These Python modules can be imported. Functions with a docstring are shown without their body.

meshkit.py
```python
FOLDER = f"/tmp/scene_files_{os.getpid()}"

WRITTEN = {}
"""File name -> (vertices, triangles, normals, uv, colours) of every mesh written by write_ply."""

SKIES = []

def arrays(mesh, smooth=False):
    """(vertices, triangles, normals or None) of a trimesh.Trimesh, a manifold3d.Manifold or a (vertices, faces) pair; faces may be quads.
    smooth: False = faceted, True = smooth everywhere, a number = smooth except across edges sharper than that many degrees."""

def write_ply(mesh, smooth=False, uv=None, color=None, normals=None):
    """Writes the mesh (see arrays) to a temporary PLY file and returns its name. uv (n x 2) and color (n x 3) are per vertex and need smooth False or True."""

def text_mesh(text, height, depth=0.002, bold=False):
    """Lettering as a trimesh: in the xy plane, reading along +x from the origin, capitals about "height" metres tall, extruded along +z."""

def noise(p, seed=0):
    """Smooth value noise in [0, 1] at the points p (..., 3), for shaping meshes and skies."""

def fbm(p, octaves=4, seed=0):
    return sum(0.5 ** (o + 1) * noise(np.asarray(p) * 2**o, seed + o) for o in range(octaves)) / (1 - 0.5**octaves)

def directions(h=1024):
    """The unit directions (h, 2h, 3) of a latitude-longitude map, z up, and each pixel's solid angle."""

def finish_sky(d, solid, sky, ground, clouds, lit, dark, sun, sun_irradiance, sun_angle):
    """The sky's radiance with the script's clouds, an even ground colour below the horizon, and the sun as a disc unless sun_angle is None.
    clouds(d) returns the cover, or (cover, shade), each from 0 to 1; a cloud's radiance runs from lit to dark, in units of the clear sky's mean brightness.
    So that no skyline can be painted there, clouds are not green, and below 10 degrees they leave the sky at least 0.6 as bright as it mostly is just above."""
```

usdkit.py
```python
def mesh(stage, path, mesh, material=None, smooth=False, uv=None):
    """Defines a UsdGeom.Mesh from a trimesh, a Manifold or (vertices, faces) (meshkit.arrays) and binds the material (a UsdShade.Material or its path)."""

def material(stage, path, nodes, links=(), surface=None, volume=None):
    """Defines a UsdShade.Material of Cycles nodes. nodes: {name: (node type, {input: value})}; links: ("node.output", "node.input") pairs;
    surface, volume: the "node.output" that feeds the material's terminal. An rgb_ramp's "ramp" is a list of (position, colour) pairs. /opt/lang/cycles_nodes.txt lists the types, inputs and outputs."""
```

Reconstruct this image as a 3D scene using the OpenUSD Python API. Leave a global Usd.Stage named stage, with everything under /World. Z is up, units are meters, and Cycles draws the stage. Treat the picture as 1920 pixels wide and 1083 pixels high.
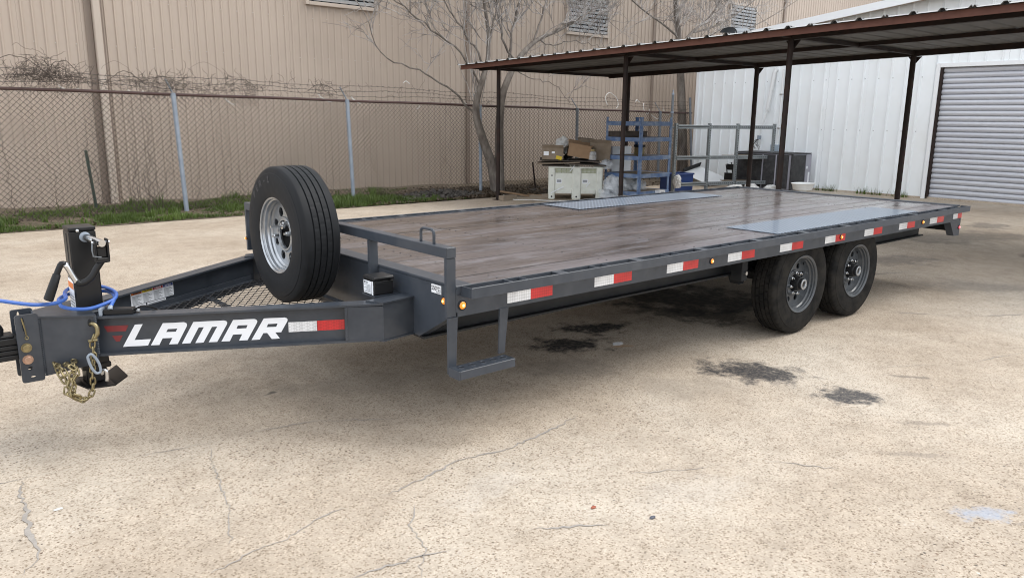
import math, random
import numpy as np, trimesh
from shapely.geometry import Polygon, LineString, Point, box as sbox
from shapely.ops import unary_union
from pxr import Usd, UsdGeom, UsdLux, UsdShade, Gf, Sdf, Vt
import usdkit, meshkit

rng = np.random.default_rng(7)
random.seed(7)
stage = Usd.Stage.CreateInMemory()
UsdGeom.SetStageUpAxis(stage, UsdGeom.Tokens.z)
UsdGeom.SetStageMetersPerUnit(stage, 1.0)
world = UsdGeom.Xform.Define(stage, '/World')
stage.SetDefaultPrim(world.GetPrim())
PI = math.pi

# ------------------------------------------------------------------ camera
CAM_POS = (-2.0768, -2.9197, 1.604)
YAW, PITCH, ROLL = math.radians(49.626), math.radians(12.488), math.radians(0.600)
cam = UsdGeom.Camera.Define(stage, '/World/camera')
fw = np.array([math.cos(YAW) * math.cos(PITCH), math.sin(YAW) * math.cos(PITCH), -math.sin(PITCH)])
r_ = np.cross(fw, [0, 0, 1.0]); r_ /= np.linalg.norm(r_); u_ = np.cross(r_, fw)
cr, sr = math.cos(ROLL), math.sin(ROLL)
R_, U_ = cr * r_ + sr * u_, -sr * r_ + cr * u_
cam.AddTransformOp().Set(Gf.Matrix4d(*R_, 0, *U_, 0, *(-fw), 0, *CAM_POS, 1))
cam.CreateHorizontalApertureAttr(36.0)
cam.CreateVerticalApertureAttr(36.0 * 577 / 1024)
cam.CreateFocalLengthAttr(1450.0 / 1920 * 36)
cam.CreateFStopAttr(0.0)
cam.CreateExposureAttr(1.0)
cam.CreateClippingRangeAttr((0.05, 2000.0))

# ------------------------------------------------------------------ sky and sun (bright overcast)
SUN_EL, SUN_AZ = math.radians(56), math.radians(-32)          # azimuth from +x; the light comes from the rear right
sd = np.array([math.cos(SUN_EL) * math.cos(SUN_AZ), math.cos(SUN_EL) * math.sin(SUN_AZ), math.sin(SUN_EL)])
sky_mat = usdkit.material(stage, '/World/Looks/overcast_sky', {
    'tc': ('texture_coordinate', {}),
    'n': ('noise_texture', {'scale': 2.2, 'detail': 6.0, 'roughness': 0.55}),
    'cl': ('rgb_ramp', {'ramp': [(0.3, (4.6, 4.9, 5.4)), (0.7, (8.6, 8.7, 8.9))]}),
    'sky': ('sky_texture', {'sky_type': 'single_scattering', 'sun_disc': False, 'sun_elevation': SUN_EL,
                            'sun_rotation': math.atan2(sd[0], sd[1]), 'altitude': 20.0}),
    'mx': ('mix', {'mix_type': 'mix', 'fac': 0.86}),
    'bg': ('background_shader', {'strength': 0.12}),
}, [('tc.generated', 'n.vector'), ('n.fac', 'cl.fac'), ('sky.color', 'mx.color1'), ('cl.color', 'mx.color2'),
    ('mx.color', 'bg.color')], surface='bg.background')
dome = UsdLux.DomeLight.Define(stage, '/World/sky')
UsdShade.MaterialBindingAPI.Apply(dome.GetPrim()).Bind(sky_mat)
dome.GetPrim().SetCustomDataByKey('kind', 'structure')
sun = UsdLux.DistantLight.Define(stage, '/World/sun')
sun.CreateIntensityAttr(0.28); sun.CreateAngleAttr(36.0); sun.CreateNormalizeAttr(True)
sun.CreateColorAttr(Gf.Vec3f(1.0, 0.97, 0.92))
zx = np.cross([0, 0, 1.0], sd); zx /= np.linalg.norm(zx); zy = np.cross(sd, zx)
sun.AddTransformOp().Set(Gf.Matrix4d(*zx, 0, *zy, 0, *sd, 0, 0, 0, 30, 1))

# ------------------------------------------------------------------ mesh helpers
_hull_f = None
def cbox_vf(x0, x1, y0, y1, z0, z1, b):
    global _hull_f
    def pts(lo, hi, c):
        P = []
        for sx in (0, 1):
            for sy in (0, 1):
                for sz in (0, 1):
                    for k in range(3):
                        p = [(lo[i] + c[i] if s == 0 else hi[i] - c[i]) for i, s in enumerate((sx, sy, sz))]
                        s = (sx, sy, sz)[k]
                        p[k] = lo[k] if s == 0 else hi[k]
                        P.append(p)
        return np.array(P, float)
    if _hull_f is None:
        P = pts((0, 0, 0), (1, 1, 1), (.2, .2, .2))
        h = trimesh.convex.convex_hull(P)
        idx = [int(np.argmin(np.abs(P - v).sum(1))) for v in h.vertices]
        _hull_f = np.array(idx)[h.faces]
    return pts((x0, y0, z0), (x1, y1, z1), (b, b, b)), _hull_f

BOXF = np.array([[0, 2, 1], [1, 2, 3], [4, 5, 6], [5, 7, 6], [0, 1, 4], [1, 5, 4], [2, 6, 3], [3, 6, 7], [0, 4, 2], [2, 4, 6], [1, 3, 5], [3, 7, 5]])
def box_vf(x0, x1, y0, y1, z0, z1):
    return np.array([[x, y, z] for x in (x0, x1) for y in (y0, y1) for z in (z0, z1)], float), BOXF

def frame_of(t):
    t = np.asarray(t, float); t = t / (np.linalg.norm(t) + 1e-12)
    a = np.array([0, 0, 1.0]) if abs(t[2]) < 0.9 else np.array([1.0, 0, 0])
    n = np.cross(a, t); n /= np.linalg.norm(n)
    return n, np.cross(t, n)

class MB:
    def __init__(s): s.V, s.F, s.n = [], [], 0
    def add(s, v, f, M=None):
        v = np.asarray(v, float); f = np.asarray(f, int)
        if f.shape[1] == 4: f = np.vstack([f[:, [0, 1, 2]], f[:, [0, 2, 3]]])
        if M is not None: v = v @ np.asarray(M)[:3, :3].T + np.asarray(M)[:3, 3]
        s.V.append(v); s.F.append(f + s.n); s.n += len(v); return s
    def box(s, x0, x1, y0, y1, z0, z1, b=0.0, M=None):
        x0, x1 = min(x0, x1), max(x0, x1); y0, y1 = min(y0, y1), max(y0, y1); z0, z1 = min(z0, z1), max(z0, z1)
        b = min(b, .45 * min(x1 - x0, y1 - y0, z1 - z0))
        return s.add(*(cbox_vf(x0, x1, y0, y1, z0, z1, b) if b > 0 else box_vf(x0, x1, y0, y1, z0, z1)), M)
    def bar(s, p0, p1, w, h, b=0.0, up=(0, 0, 1)):
        """box beam between two points: w across, h along 'up'."""
        p0, p1 = np.array(p0, float), np.array(p1, float); t = p1 - p0; L = np.linalg.norm(t); t /= L
        n = np.cross(up, t); n /= np.linalg.norm(n); k = np.cross(t, n)
        M = np.eye(4); M[:3, 0], M[:3, 1], M[:3, 2], M[:3, 3] = t, n, k, p0
        return s.box(0, L, -w / 2, w / 2, -h / 2, h / 2, b, M)
    def sweep(s, sec, p0, p1, nvec, up=(0, 0, 1)):
        """2D section (n, up) polygon, extruded from p0 to p1."""
        p0, p1 = np.array(p0, float), np.array(p1, float)
        m = trimesh.creation.extrude_polygon(Polygon(sec), 1.0, engine='earcut')
        v = np.array(m.vertices); nv, uv = np.array(nvec, float), np.array(up, float)
        out = p0 + np.outer(v[:, 0], nv) + np.outer(v[:, 1], uv) + np.outer(v[:, 2], p1 - p0)
        f = np.array(m.faces)
        if np.dot(np.cross(nv, uv), p1 - p0) < 0: f = f[:, ::-1]
        return s.add(out, f)
    def prism(s, poly, o, u, v, d):
        """shapely polygon or point list in the frame (o, u, v), thickness vector d."""
        P = poly if hasattr(poly, 'exterior') else Polygon(poly)
        if not P.is_valid: P = P.buffer(0)
        for g in getattr(P, 'geoms', [P]):
            m = trimesh.creation.extrude_polygon(g, 1.0, engine='earcut')
            w = np.array(m.vertices); u, v, d = map(lambda q: np.array(q, float), (u, v, d))
            f = np.array(m.faces)
            if np.dot(np.cross(u, v), d) < 0: f = f[:, ::-1]
            s.add(np.array(o, float) + np.outer(w[:, 0], u) + np.outer(w[:, 1], v) + np.outer(w[:, 2], d), f)
        return s
    def tube(s, pts, r, n=8, caps=True, closed=False):
        P = np.array(pts, float); m = len(P)
        r = np.full(m, r, float) if np.ndim(r) == 0 else np.array(r, float)
        if closed: T = np.roll(P, -1, 0) - np.roll(P, 1, 0)
        else: T = np.gradient(P, axis=0)
        T /= (np.linalg.norm(T, axis=1, keepdims=True) + 1e-12)
        N = np.zeros_like(P); N[0] = frame_of(T[0])[0]
        for i in range(1, m):
            a = N[i - 1] - T[i] * np.dot(N[i - 1], T[i]); N[i] = a / (np.linalg.norm(a) + 1e-12)
        B = np.cross(T, N); th = np.arange(n) / n * 2 * PI
        V = P[:, None] + r[:, None, None] * (np.cos(th)[None, :, None] * N[:, None] + np.sin(th)[None, :, None] * B[:, None])
        V = V.reshape(-1, 3); F = []
        i, j = np.meshgrid(np.arange(m if closed else m - 1), np.arange(n), indexing='ij')
        i2, j2 = (i + 1) % m, (j + 1) % n
        F = np.stack([i * n + j, i * n + j2, i2 * n + j2, i2 * n + j], -1).reshape(-1, 4)
        F = np.vstack([F[:, [0, 1, 2]], F[:, [0, 2, 3]]])
        if caps and not closed:
            k = np.arange(1, n - 1)
            F = np.vstack([F, np.stack([0 * k, k + 1, k], 1), (m - 1) * n + np.stack([0 * k, k, k + 1], 1)])
        return s.add(V, F)
    def cyl(s, p0, p1, r, n=16, r1=None):
        return s.tube([p0, p1], [r, r if r1 is None else r1], n)
    def lathe(s, prof, c, axis, n=48, mod=None):
        """prof: (along axis, radius) pairs turned about the axis through c. mod(i_prof, seg) adds to the radius."""
        prof = np.array(prof, float); a = np.array(axis, float); a /= np.linalg.norm(a); e1, e2 = frame_of(a)
        th = np.arange(n) / n * 2 * PI
        rad = np.repeat(prof[:, 1:2], n, 1)
        if mod is not None: rad = rad + mod(np.arange(len(prof))[:, None], np.arange(n)[None, :])
        V = np.array(c, float) + prof[:, 0][:, None, None] * a + rad[..., None] * (np.cos(th)[None, :, None] * e1 + np.sin(th)[None, :, None] * e2)
        m = len(prof); i, j = np.meshgrid(np.arange(m - 1), np.arange(n), indexing='ij'); j2 = (j + 1) % n
        F = np.stack([i * n + j, (i + 1) * n + j, (i + 1) * n + j2, i * n + j2], -1).reshape(-1, 4)
        return s.add(V.reshape(-1, 3), F[:, ::-1])
    def arr(s): return np.vstack(s.V), np.vstack(s.F)

# ------------------------------------------------------------------ scene helpers
_used = {}
def path_for(parent, name):
    base = str(parent.GetPath()) if parent is not None else '/World'
    k = _used.get((base, name), 0); _used[(base, name)] = k + 1
    return f'{base}/{name}' + (f'_{k:03d}' if k else '')
def tag(p, label=None, cat=None, group=None, kind=None):
    p = p.GetPrim() if hasattr(p, 'GetPrim') else p
    for k, v in (('label', label), ('category', cat), ('group', group), ('kind', kind)):
        if v: p.SetCustomDataByKey(k, v)
    return p
def obj(name, mb, mat, parent=None, smooth=False, label=None, cat=None, group=None, kind=None):
    v, f = mb.arr() if isinstance(mb, MB) else mb
    m = usdkit.mesh(stage, path_for(parent, name), (v, f), mat, smooth)
    return tag(m.GetPrim(), label, cat, group, kind)
def thing(name, label, cat, group=None, kind=None, loc=(0, 0, 0), rotz=0.0, parent=None):
    x = UsdGeom.Xform.Define(stage, path_for(parent, name))
    x.AddTranslateOp().Set(Gf.Vec3d(*map(float, loc)))
    if rotz: x.AddRotateZOp().Set(math.degrees(rotz))
    return tag(x.GetPrim(), label, cat, group, kind)
def sub(name, parent, label=None):
    return tag(UsdGeom.Xform.Define(stage, path_for(parent, name)).GetPrim(), label)

# ------------------------------------------------------------------ materials
def M(name, c1, c2=None, scale=6.0, detail=4.0, rough=.5, metal=0.0, coat=0.0, coat_rough=.1, bump=0.0, bscale=None, stretch=None,
      lo=.35, hi=.65, rough2=None, spec=.5, emit=None, per=None, dust=None, extra=None):
    """Principled paint of two tones mixed by noise in world space. per: tone shift per loose piece; dust: (colour, amount, scale) pale film."""
    nodes = {'g': ('geometry', {}), 'mp': ('mapping', {'scale': stretch or (1, 1, 1)}),
             'n': ('noise_texture', {'scale': scale, 'detail': detail, 'roughness': .6}),
             'rp': ('rgb_ramp', {'ramp': [(lo, c1), (hi, c2 or c1)]}),
             'p': ('principled_bsdf', {'roughness': rough, 'metallic': metal, 'coat_weight': coat, 'coat_roughness': coat_rough, 'specular_ior_level': spec})}
    links = [('g.position', 'mp.vector'), ('mp.vector', 'n.vector'), ('n.fac', 'rp.fac')]
    col = 'rp.color'
    if per:
        nodes['h'] = ('hsv', {}); nodes['mr'] = ('map_range', {'from_min': 0.0, 'from_max': 1.0, 'to_min': 1 - per, 'to_max': 1 + per})
        links += [('g.random_per_island', 'mr.value'), ('mr.result', 'h.value'), (col, 'h.color')]; col = 'h.color'
    if dust:
        nodes['n2'] = ('noise_texture', {'scale': dust[2], 'detail': 6.0, 'roughness': .65})
        nodes['r2'] = ('map_range', {'from_min': .48, 'from_max': .75, 'to_min': 0.0, 'to_max': dust[1], 'clamp': True})
        nodes['mx'] = ('mix', {'color2': dust[0]})
        links += [('g.position', 'n2.vector'), ('n2.fac', 'r2.value'), ('r2.result', 'mx.fac'), (col, 'mx.color1')]; col = 'mx.color'
    links.append((col, 'p.base_color'))
    if rough2 is not None:
        nodes['rr'] = ('map_range', {'from_min': .3, 'from_max': .7, 'to_min': rough, 'to_max': rough2, 'clamp': True})
        links += [('n.fac', 'rr.value'), ('rr.result', 'p.roughness')]
    if bump:
        nodes['bn'] = ('noise_texture', {'scale': bscale or scale * 8, 'detail': 5.0, 'roughness': .6})
        nodes['b'] = ('bump', {'strength': bump, 'distance': .01})
        links += [('mp.vector', 'bn.vector'), ('bn.fac', 'b.height'), ('b.normal', 'p.normal')]
    if emit:
        nodes['p'][1]['emission_color'] = emit[0]; nodes['p'][1]['emission_strength'] = emit[1]
    return usdkit.material(stage, '/World/Looks/' + name, nodes, links, surface='p.BSDF')

m_paint = M('charcoal_paint', (.027, .0325, .041), (.036, .042, .052), 5, rough=.30, coat=.12, coat_rough=.2, rough2=.44, spec=.42, bump=.05, bscale=160, dust=((.115, .12, .125), .24, 4.5))
m_under = M('underside_paint', (.012, .013, .0145), (.020, .021, .022), 8, rough=.55, spec=.3)
m_black = M('black_paint', (.0055, .0055, .006), (.008, .008, .0085), 9, rough=.36, spec=.35)
m_plastic = M('black_plastic', (.0055, .0055, .006), (.008, .008, .0085), 9, rough=.42, spec=.35)
m_rubber = M('tyre_rubber', (.0055, .0062, .0074), (.0095, .0105, .012), 14, rough=.52, rough2=.66, bump=.12, bscale=120, spec=.24)
m_rubber_w = M('road_worn_rubber', (.0068, .0068, .0068), (.021, .019, .0165), 11, rough=.8, bump=.2, bscale=90, spec=.15)
m_zinc = M('zinc_plate', (.62, .64, .66), (.74, .75, .76), 30, rough=.22, metal=1.0)
m_rim_s = M('silver_wheel_paint', (.37, .39, .41), (.46, .48, .50), 12, rough=.26, metal=.9, coat=.15)
m_rim_g = M('grey_wheel_paint', (.034, .039, .044), (.05, .056, .062), 14, rough=.4, coat=.3, dust=((.10, .098, .09), .3, 9.0))
m_gold = M('yellow_zinc', (.34, .28, .15), (.20, .17, .10), 60, rough=.36, metal=.95)
m_copper = M('copper_bolt', (.50, .33, .25), (.40, .27, .2), 60, rough=.35, metal=.95)
m_white = M('white_decal', (.80, .82, .85), None, rough=.38)
m_red = M('red_decal', (.36, .018, .02), None, rough=.4)
m_dkred = M('faded_red_decal', (.21, .020, .022), (.15, .018, .02), 20, rough=.45)
m_orange = M('orange_decal', (.55, .14, .02), None, rough=.45)
m_yellow = M('yellow_decal', (.62, .45, .02), None, rough=.45)
m_blued = M('blue_decal', (.03, .06, .25), None, rough=.45)
m_ink = M('printed_ink', (.025, .025, .028), None, rough=.5)
m_inkg = M('grey_print', (.30, .32, .34), None, rough=.5)
def tape_mat(name, c):
    return usdkit.material(stage, '/World/Looks/' + name, {
        'g': ('geometry', {}), 'mp': ('mapping', {'rotation': (.0, .785, .0), 'scale': (1, 1, 1)}),
        'v': ('checker_texture', {'scale': 90.0, 'color1': tuple(.80 * q for q in c), 'color2': c}),
        'w': ('noise_texture', {'scale': 14.0, 'detail': 2.0}), 'mx': ('mix', {'mix_type': 'multiply', 'fac': .35}),
        'p': ('principled_bsdf', {'roughness': .3, 'coat_weight': .5})},
        [('g.position', 'mp.vector'), ('mp.vector', 'v.vector'), ('g.position', 'w.vector'), ('v.color', 'mx.color1'), ('w.fac', 'mx.color2'),
         ('mx.color', 'p.base_color')], surface='p.BSDF')
m_tape_w = tape_mat('white_reflective_tape', (.82, .83, .84))
m_tape_r = tape_mat('red_reflective_tape', (.62, .018, .022))
def lamp_mat(name, c, e, s):
    return usdkit.material(stage, '/World/Looks/' + name, {'p': ('principled_bsdf', {'base_color': c, 'roughness': .15, 'emission_color': e, 'emission_strength': s, 'coat_weight': .6})}, [], surface='p.BSDF')
m_amber = lamp_mat('amber_lens', (.7, .22, .01), (1.0, .30, .02), .25)
m_amber_on = lamp_mat('amber_led', (1, .6, .2), (1.0, .62, .16), 1.8)
m_redl = lamp_mat('red_lens', (.5, .01, .02), (1.0, .05, .08), .4)
m_redl_on = lamp_mat('red_led', (1, .3, .35), (1.0, .35, .42), 2.0)
m_cable = M('blue_cable_jacket', (.035, .105, .37), (.048, .13, .43), 10, rough=.38)
m_meshm = M('expanded_metal_paint', (.03, .031, .034), (.045, .046, .05), 10, rough=.4)

# deck wood, three tones; grain runs along x
def wood(name, a, b, dark):
    return usdkit.material(stage, '/World/Looks/' + name, {
        'g': ('geometry', {}), 'oi': ('object_info', {}), 'mul': ('vector_math', {'math_type': 'scale', 'vector1': (31.0, 17.0, 5.0)}),
        'ad': ('vector_math', {'math_type': 'add'}),
        'mp': ('mapping', {'scale': (.9, 16.0, 16.0)}), 'n': ('noise_texture', {'scale': 2.6, 'detail': 8.0, 'roughness': .68, 'distortion': .6}),
        'rp': ('rgb_ramp', {'ramp': [(.28, dark), (.5, a), (.72, b)]}),
        'mp2': ('mapping', {'scale': (.55, 2.2, 2.0)}), 'n2': ('noise_texture', {'scale': 1.5, 'detail': 5.0, 'roughness': .6}),
        'r2': ('rgb_ramp', {'ramp': [(.36, (.40, .375, .36)), (.50, (.92, .92, .92)), (.66, (1.25, 1.24, 1.27))]}),
        'mx': ('mix', {'mix_type': 'multiply', 'fac': 1.0}),
        'sc': ('noise_texture', {'scale': 2.2, 'detail': 7.0, 'roughness': .7}), 'scm': ('mapping', {'scale': (1.1, 6.5, 1.0)}),
        'scr': ('map_range', {'from_min': .55, 'from_max': .68, 'to_min': 0.0, 'to_max': .5, 'clamp': True}),
        'mx2': ('mix', {'color2': (.26, .265, .29)}),
        'h': ('hsv', {}), 'mr': ('map_range', {'from_min': 0.0, 'from_max': 1.0, 'to_min': .82, 'to_max': 1.18}),
        'rr': ('map_range', {'from_min': .35, 'from_max': .65, 'to_min': .13, 'to_max': .34, 'clamp': True}),
        'b': ('bump', {'strength': .35, 'distance': .004}),
        'p': ('principled_bsdf', {'specular_ior_level': .55, 'coat_weight': .3, 'coat_roughness': .12})},
        [('oi.random', 'mul.scale'), ('g.position', 'ad.vector1'), ('mul.vector', 'ad.vector2'), ('ad.vector', 'mp.vector'), ('mp.vector', 'n.vector'), ('n.fac', 'rp.fac'),
         ('g.position', 'mp2.vector'), ('mp2.vector', 'n2.vector'), ('n2.fac', 'r2.fac'), ('rp.color', 'mx.color1'), ('r2.color', 'mx.color2'),
         ('g.position', 'scm.vector'), ('scm.vector', 'sc.vector'), ('sc.fac', 'scr.value'), ('scr.result', 'mx2.fac'), ('mx.color', 'mx2.color1'),
         ('oi.random', 'mr.value'), ('mr.result', 'h.value'), ('mx2.color', 'h.color'), ('h.color', 'p.base_color'),
         ('n2.fac', 'rr.value'), ('rr.result', 'p.roughness'), ('n.fac', 'b.height'), ('b.normal', 'p.normal')], surface='p.BSDF')
m_wood = [wood('deck_wood_mid', (.080, .066, .062), (.124, .106, .103), (.036, .028, .025)),
          wood('deck_wood_brown', (.048, .036, .030), (.080, .061, .052), (.022, .016, .013)),
          wood('deck_wood_grey', (.100, .086, .085), (.155, .137, .138), (.048, .039, .037))]
# diamond tread plate: raised lozenges as relief and lighter colour, sky sheen painted in
m_diamond = usdkit.material(stage, '/World/Looks/tread_plate', {
    'g': ('geometry', {}), 'mp': ('mapping', {'rotation': (0, 0, .785), 'scale': (1, 1, 1)}),
    'v': ('voronoi_texture', {'scale': 33.0, 'randomness': 0.0, 'metric': 'manhattan', 'dimensions': '2D'}),
    'r': ('map_range', {'from_min': .2, 'from_max': .42, 'to_min': 1.0, 'to_max': 0.0, 'clamp': True}),
    'c': ('rgb_ramp', {'ramp': [(0.0, (.14, .17, .21)), (1.0, (.31, .365, .44))]}),
    'b': ('bump', {'strength': .8, 'distance': .003}),
    'p': ('principled_bsdf', {'roughness': .30, 'metallic': .25, 'coat_weight': .2})},
    [('g.position', 'mp.vector'), ('mp.vector', 'v.vector'), ('v.distance', 'r.value'), ('r.result', 'c.fac'), ('c.color', 'p.base_color'),
     ('r.result', 'b.height'), ('b.normal', 'p.normal')], surface='p.BSDF')

# exposed-aggregate concrete with stains that have a shape of their own
def concrete():
    n = {'g': ('geometry', {}),
         'big': ('noise_texture', {'scale': .55, 'detail': 5.0, 'roughness': .6}),
         'bigr': ('rgb_ramp', {'ramp': [(.30, (.335, .272, .205)), (.50, (.415, .349, .274)), (.70, (.49, .430, .352))]}),
         'med': ('noise_texture', {'scale': 5.0, 'detail': 7.0, 'roughness': .7}),
         'medr': ('rgb_ramp', {'ramp': [(.32, (.84, .83, .82)), (.5, (1, 1, 1)), (.68, (1.10, 1.10, 1.10))]}),
         'm1': ('mix', {'mix_type': 'multiply', 'fac': 1.0}),
         'jit': ('noise_texture', {'scale': 40.0, 'detail': 2.0}), 'jm': ('mix', {'mix_type': 'linear_light', 'fac': .006}),
         'v': ('voronoi_texture', {'scale': 62.0}),
         'vs': ('separate_color', {}),
         'vpick': ('rgb_ramp', {'ramp': [(0.0, (1, 1, 1)), (.24, (1, 1, 1)), (.245, (0, 0, 0)), (1.0, (0, 0, 0))], 'interpolate': False}),
         'vrad': ('map_range', {'from_min': .26, 'from_max': .40, 'to_min': 1.0, 'to_max': 0.0, 'clamp': True}),
         'vm': ('math', {'math_type': 'multiply'}),
         'vden': ('noise_texture', {'scale': 1.3, 'detail': 4.0}), 'vdr': ('map_range', {'from_min': .35, 'from_max': .62, 'to_min': .2, 'to_max': .85, 'clamp': True}),
         'vm2': ('math', {'math_type': 'multiply'}),
         'vcol': ('rgb_ramp', {'ramp': [(0.0, (.07, .04, .024)), (.25, (.17, .105, .065)), (.45, (.06, .052, .048)), (.65, (.24, .18, .125)), (.85, (.11, .068, .042)), (1.0, (.60, .55, .48))]}),
         'm2': ('mix', {}),
         'w': ('voronoi_texture', {'scale': 150.0}), 'ws': ('separate_color', {}),
         'wr': ('rgb_ramp', {'ramp': [(0, (.56, .52, .47)), (.14, (.74, .70, .66)), (.2, (.97, .965, .96)), (.8, (1.04, 1.04, 1.04)), (1.0, (1.25, 1.25, 1.25))]}),
         'm3': ('mix', {'mix_type': 'multiply', 'fac': 1.0}),
         'bw': ('rgb_to_bw', {}),
         'b': ('bump', {'strength': .35, 'distance': .003}),
         'p': ('principled_bsdf', {'roughness': .82, 'specular_ior_level': .3})}
    l = [('g.position', 'big.vector'), ('big.fac', 'bigr.fac'), ('g.position', 'med.vector'), ('med.fac', 'medr.fac'), ('bigr.color', 'm1.color1'), ('medr.color', 'm1.color2'),
         ('g.position', 'jit.vector'), ('g.position', 'jm.color1'), ('jit.color', 'jm.color2'), ('jm.color', 'v.vector'),
         ('v.color', 'vs.color'), ('vs.r', 'vpick.fac'), ('v.distance', 'vrad.value'), ('vpick.color', 'vm.value1'), ('vrad.result', 'vm.value2'),
         ('g.position', 'vden.vector'), ('vden.fac', 'vdr.value'), ('vm.value', 'vm2.value1'), ('vdr.result', 'vm2.value2'),
         ('vs.g', 'vcol.fac'), ('m1.color', 'm2.color1'), ('vcol.color', 'm2.color2'), ('vm2.value', 'm2.fac'),
         ('g.position', 'w.vector'), ('w.color', 'ws.color'), ('ws.r', 'wr.fac'), ('m2.color', 'm3.color1'), ('wr.color', 'm3.color2')]
    col = 'm3.color'
    stains = [  # x, y, half sizes along / across, turn, colour, strength, edge noise scale
        (1.74, .92, .27, .21, -.65, (.012, .012, .014), .97, 5.0), (2.21, 1.13, .29, .17, -.55, (.012, .012, .014), .97, 6.0),
        (2.24, -.26, .36, .22, -1.05, (.014, .016, .022), .92, 6.0), (2.31, -.89, .22, .14, -.95, (.022, .025, .032), .9, 7.0),
        (1.37, -1.95, .12, .06, -.7, (.33, .37, .44), .75, 9.0), (1.50, -2.2, .20, .05, -.9, (.09, .09, .1), .45, 12.0),
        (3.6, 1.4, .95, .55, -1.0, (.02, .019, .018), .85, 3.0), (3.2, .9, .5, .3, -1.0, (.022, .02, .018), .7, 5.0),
        (7.2, 1.1, .8, .35, -.6, (.10, .09, .082), .55, 3.0), (9.8, 1.3, 1.3, .5, -.4, (.10, .09, .08), .5, 2.0), (9.0, .1, .35, .2, 0.2, (.09, .08, .075), .5, 5.0), (11.6, 1.5, .5, .3, .2, (.08, .07, .065), .55, 4.0),
        (1.35, .55, .35, .18, -.6, (.20, .17, .14), .4, 8.0), (6.3, -.1, .8, .3, -.8, (.17, .15, .13), .5, 3.0),
        (2.0, .66, .10, .03, -.5, (.34, .17, .05), .5, 9.0), (-.35, 1.30, .05, .02, .3, (.03, .03, .03), .8, 20.0),
        (2.95, -.95, .16, .03, -.9, (.13, .11, .09), .6, 11.0), (2.2, -1.35, .14, .03, -.8, (.16, .135, .11), .5, 12.0), (1.75, -1.5, .20, .03, -.85, (.19, .16, .13), .5, 12.0), (1.6, -.15, .35, .2, -.7, (.26, .22, .175), .4, 4.0), (.2, 1.1, .6, .25, -.4, (.24, .205, .165), .35, 3.5),
        (.55, -1.05, .3, .14, -.3, (.50, .46, .41), .22, 6.0), (-.1, -.45, .28, .10, .3, (.50, .46, .41), .25, 6.0)]
    for k, (x, y, a, b_, t, c, s, ns) in enumerate(stains):
        n.update({f'sm{k}': ('mapping', {'mapping_type': 'texture', 'location': (x, y, 0), 'rotation': (0, 0, t), 'scale': (a, b_, 1)}),
                  f'sl{k}': ('vector_math', {'math_type': 'length'}),
                  f'sn{k}': ('noise_texture', {'scale': ns, 'detail': 6.0, 'roughness': .72}),
                  f'sa{k}': ('math', {'math_type': 'multiply_add', 'value2': 3.4, 'value3': -1.7}), f'sb{k}': ('math', {'math_type': 'add'}),
                  f'sr{k}': ('map_range', {'from_min': .55, 'from_max': 1.1, 'to_min': s, 'to_max': 0.0, 'clamp': True}),
                  f'sx{k}': ('mix', {'color2': c}),
                  f'st{k}': ('noise_texture', {'scale': ns * 5.5, 'detail': 4.0, 'roughness': .7}), f'su{k}': ('map_range', {'from_min': .36, 'from_max': .54, 'to_min': .72, 'to_max': 1.0, 'clamp': True}), f'sq{k}': ('math', {'math_type': 'multiply'})})
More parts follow.
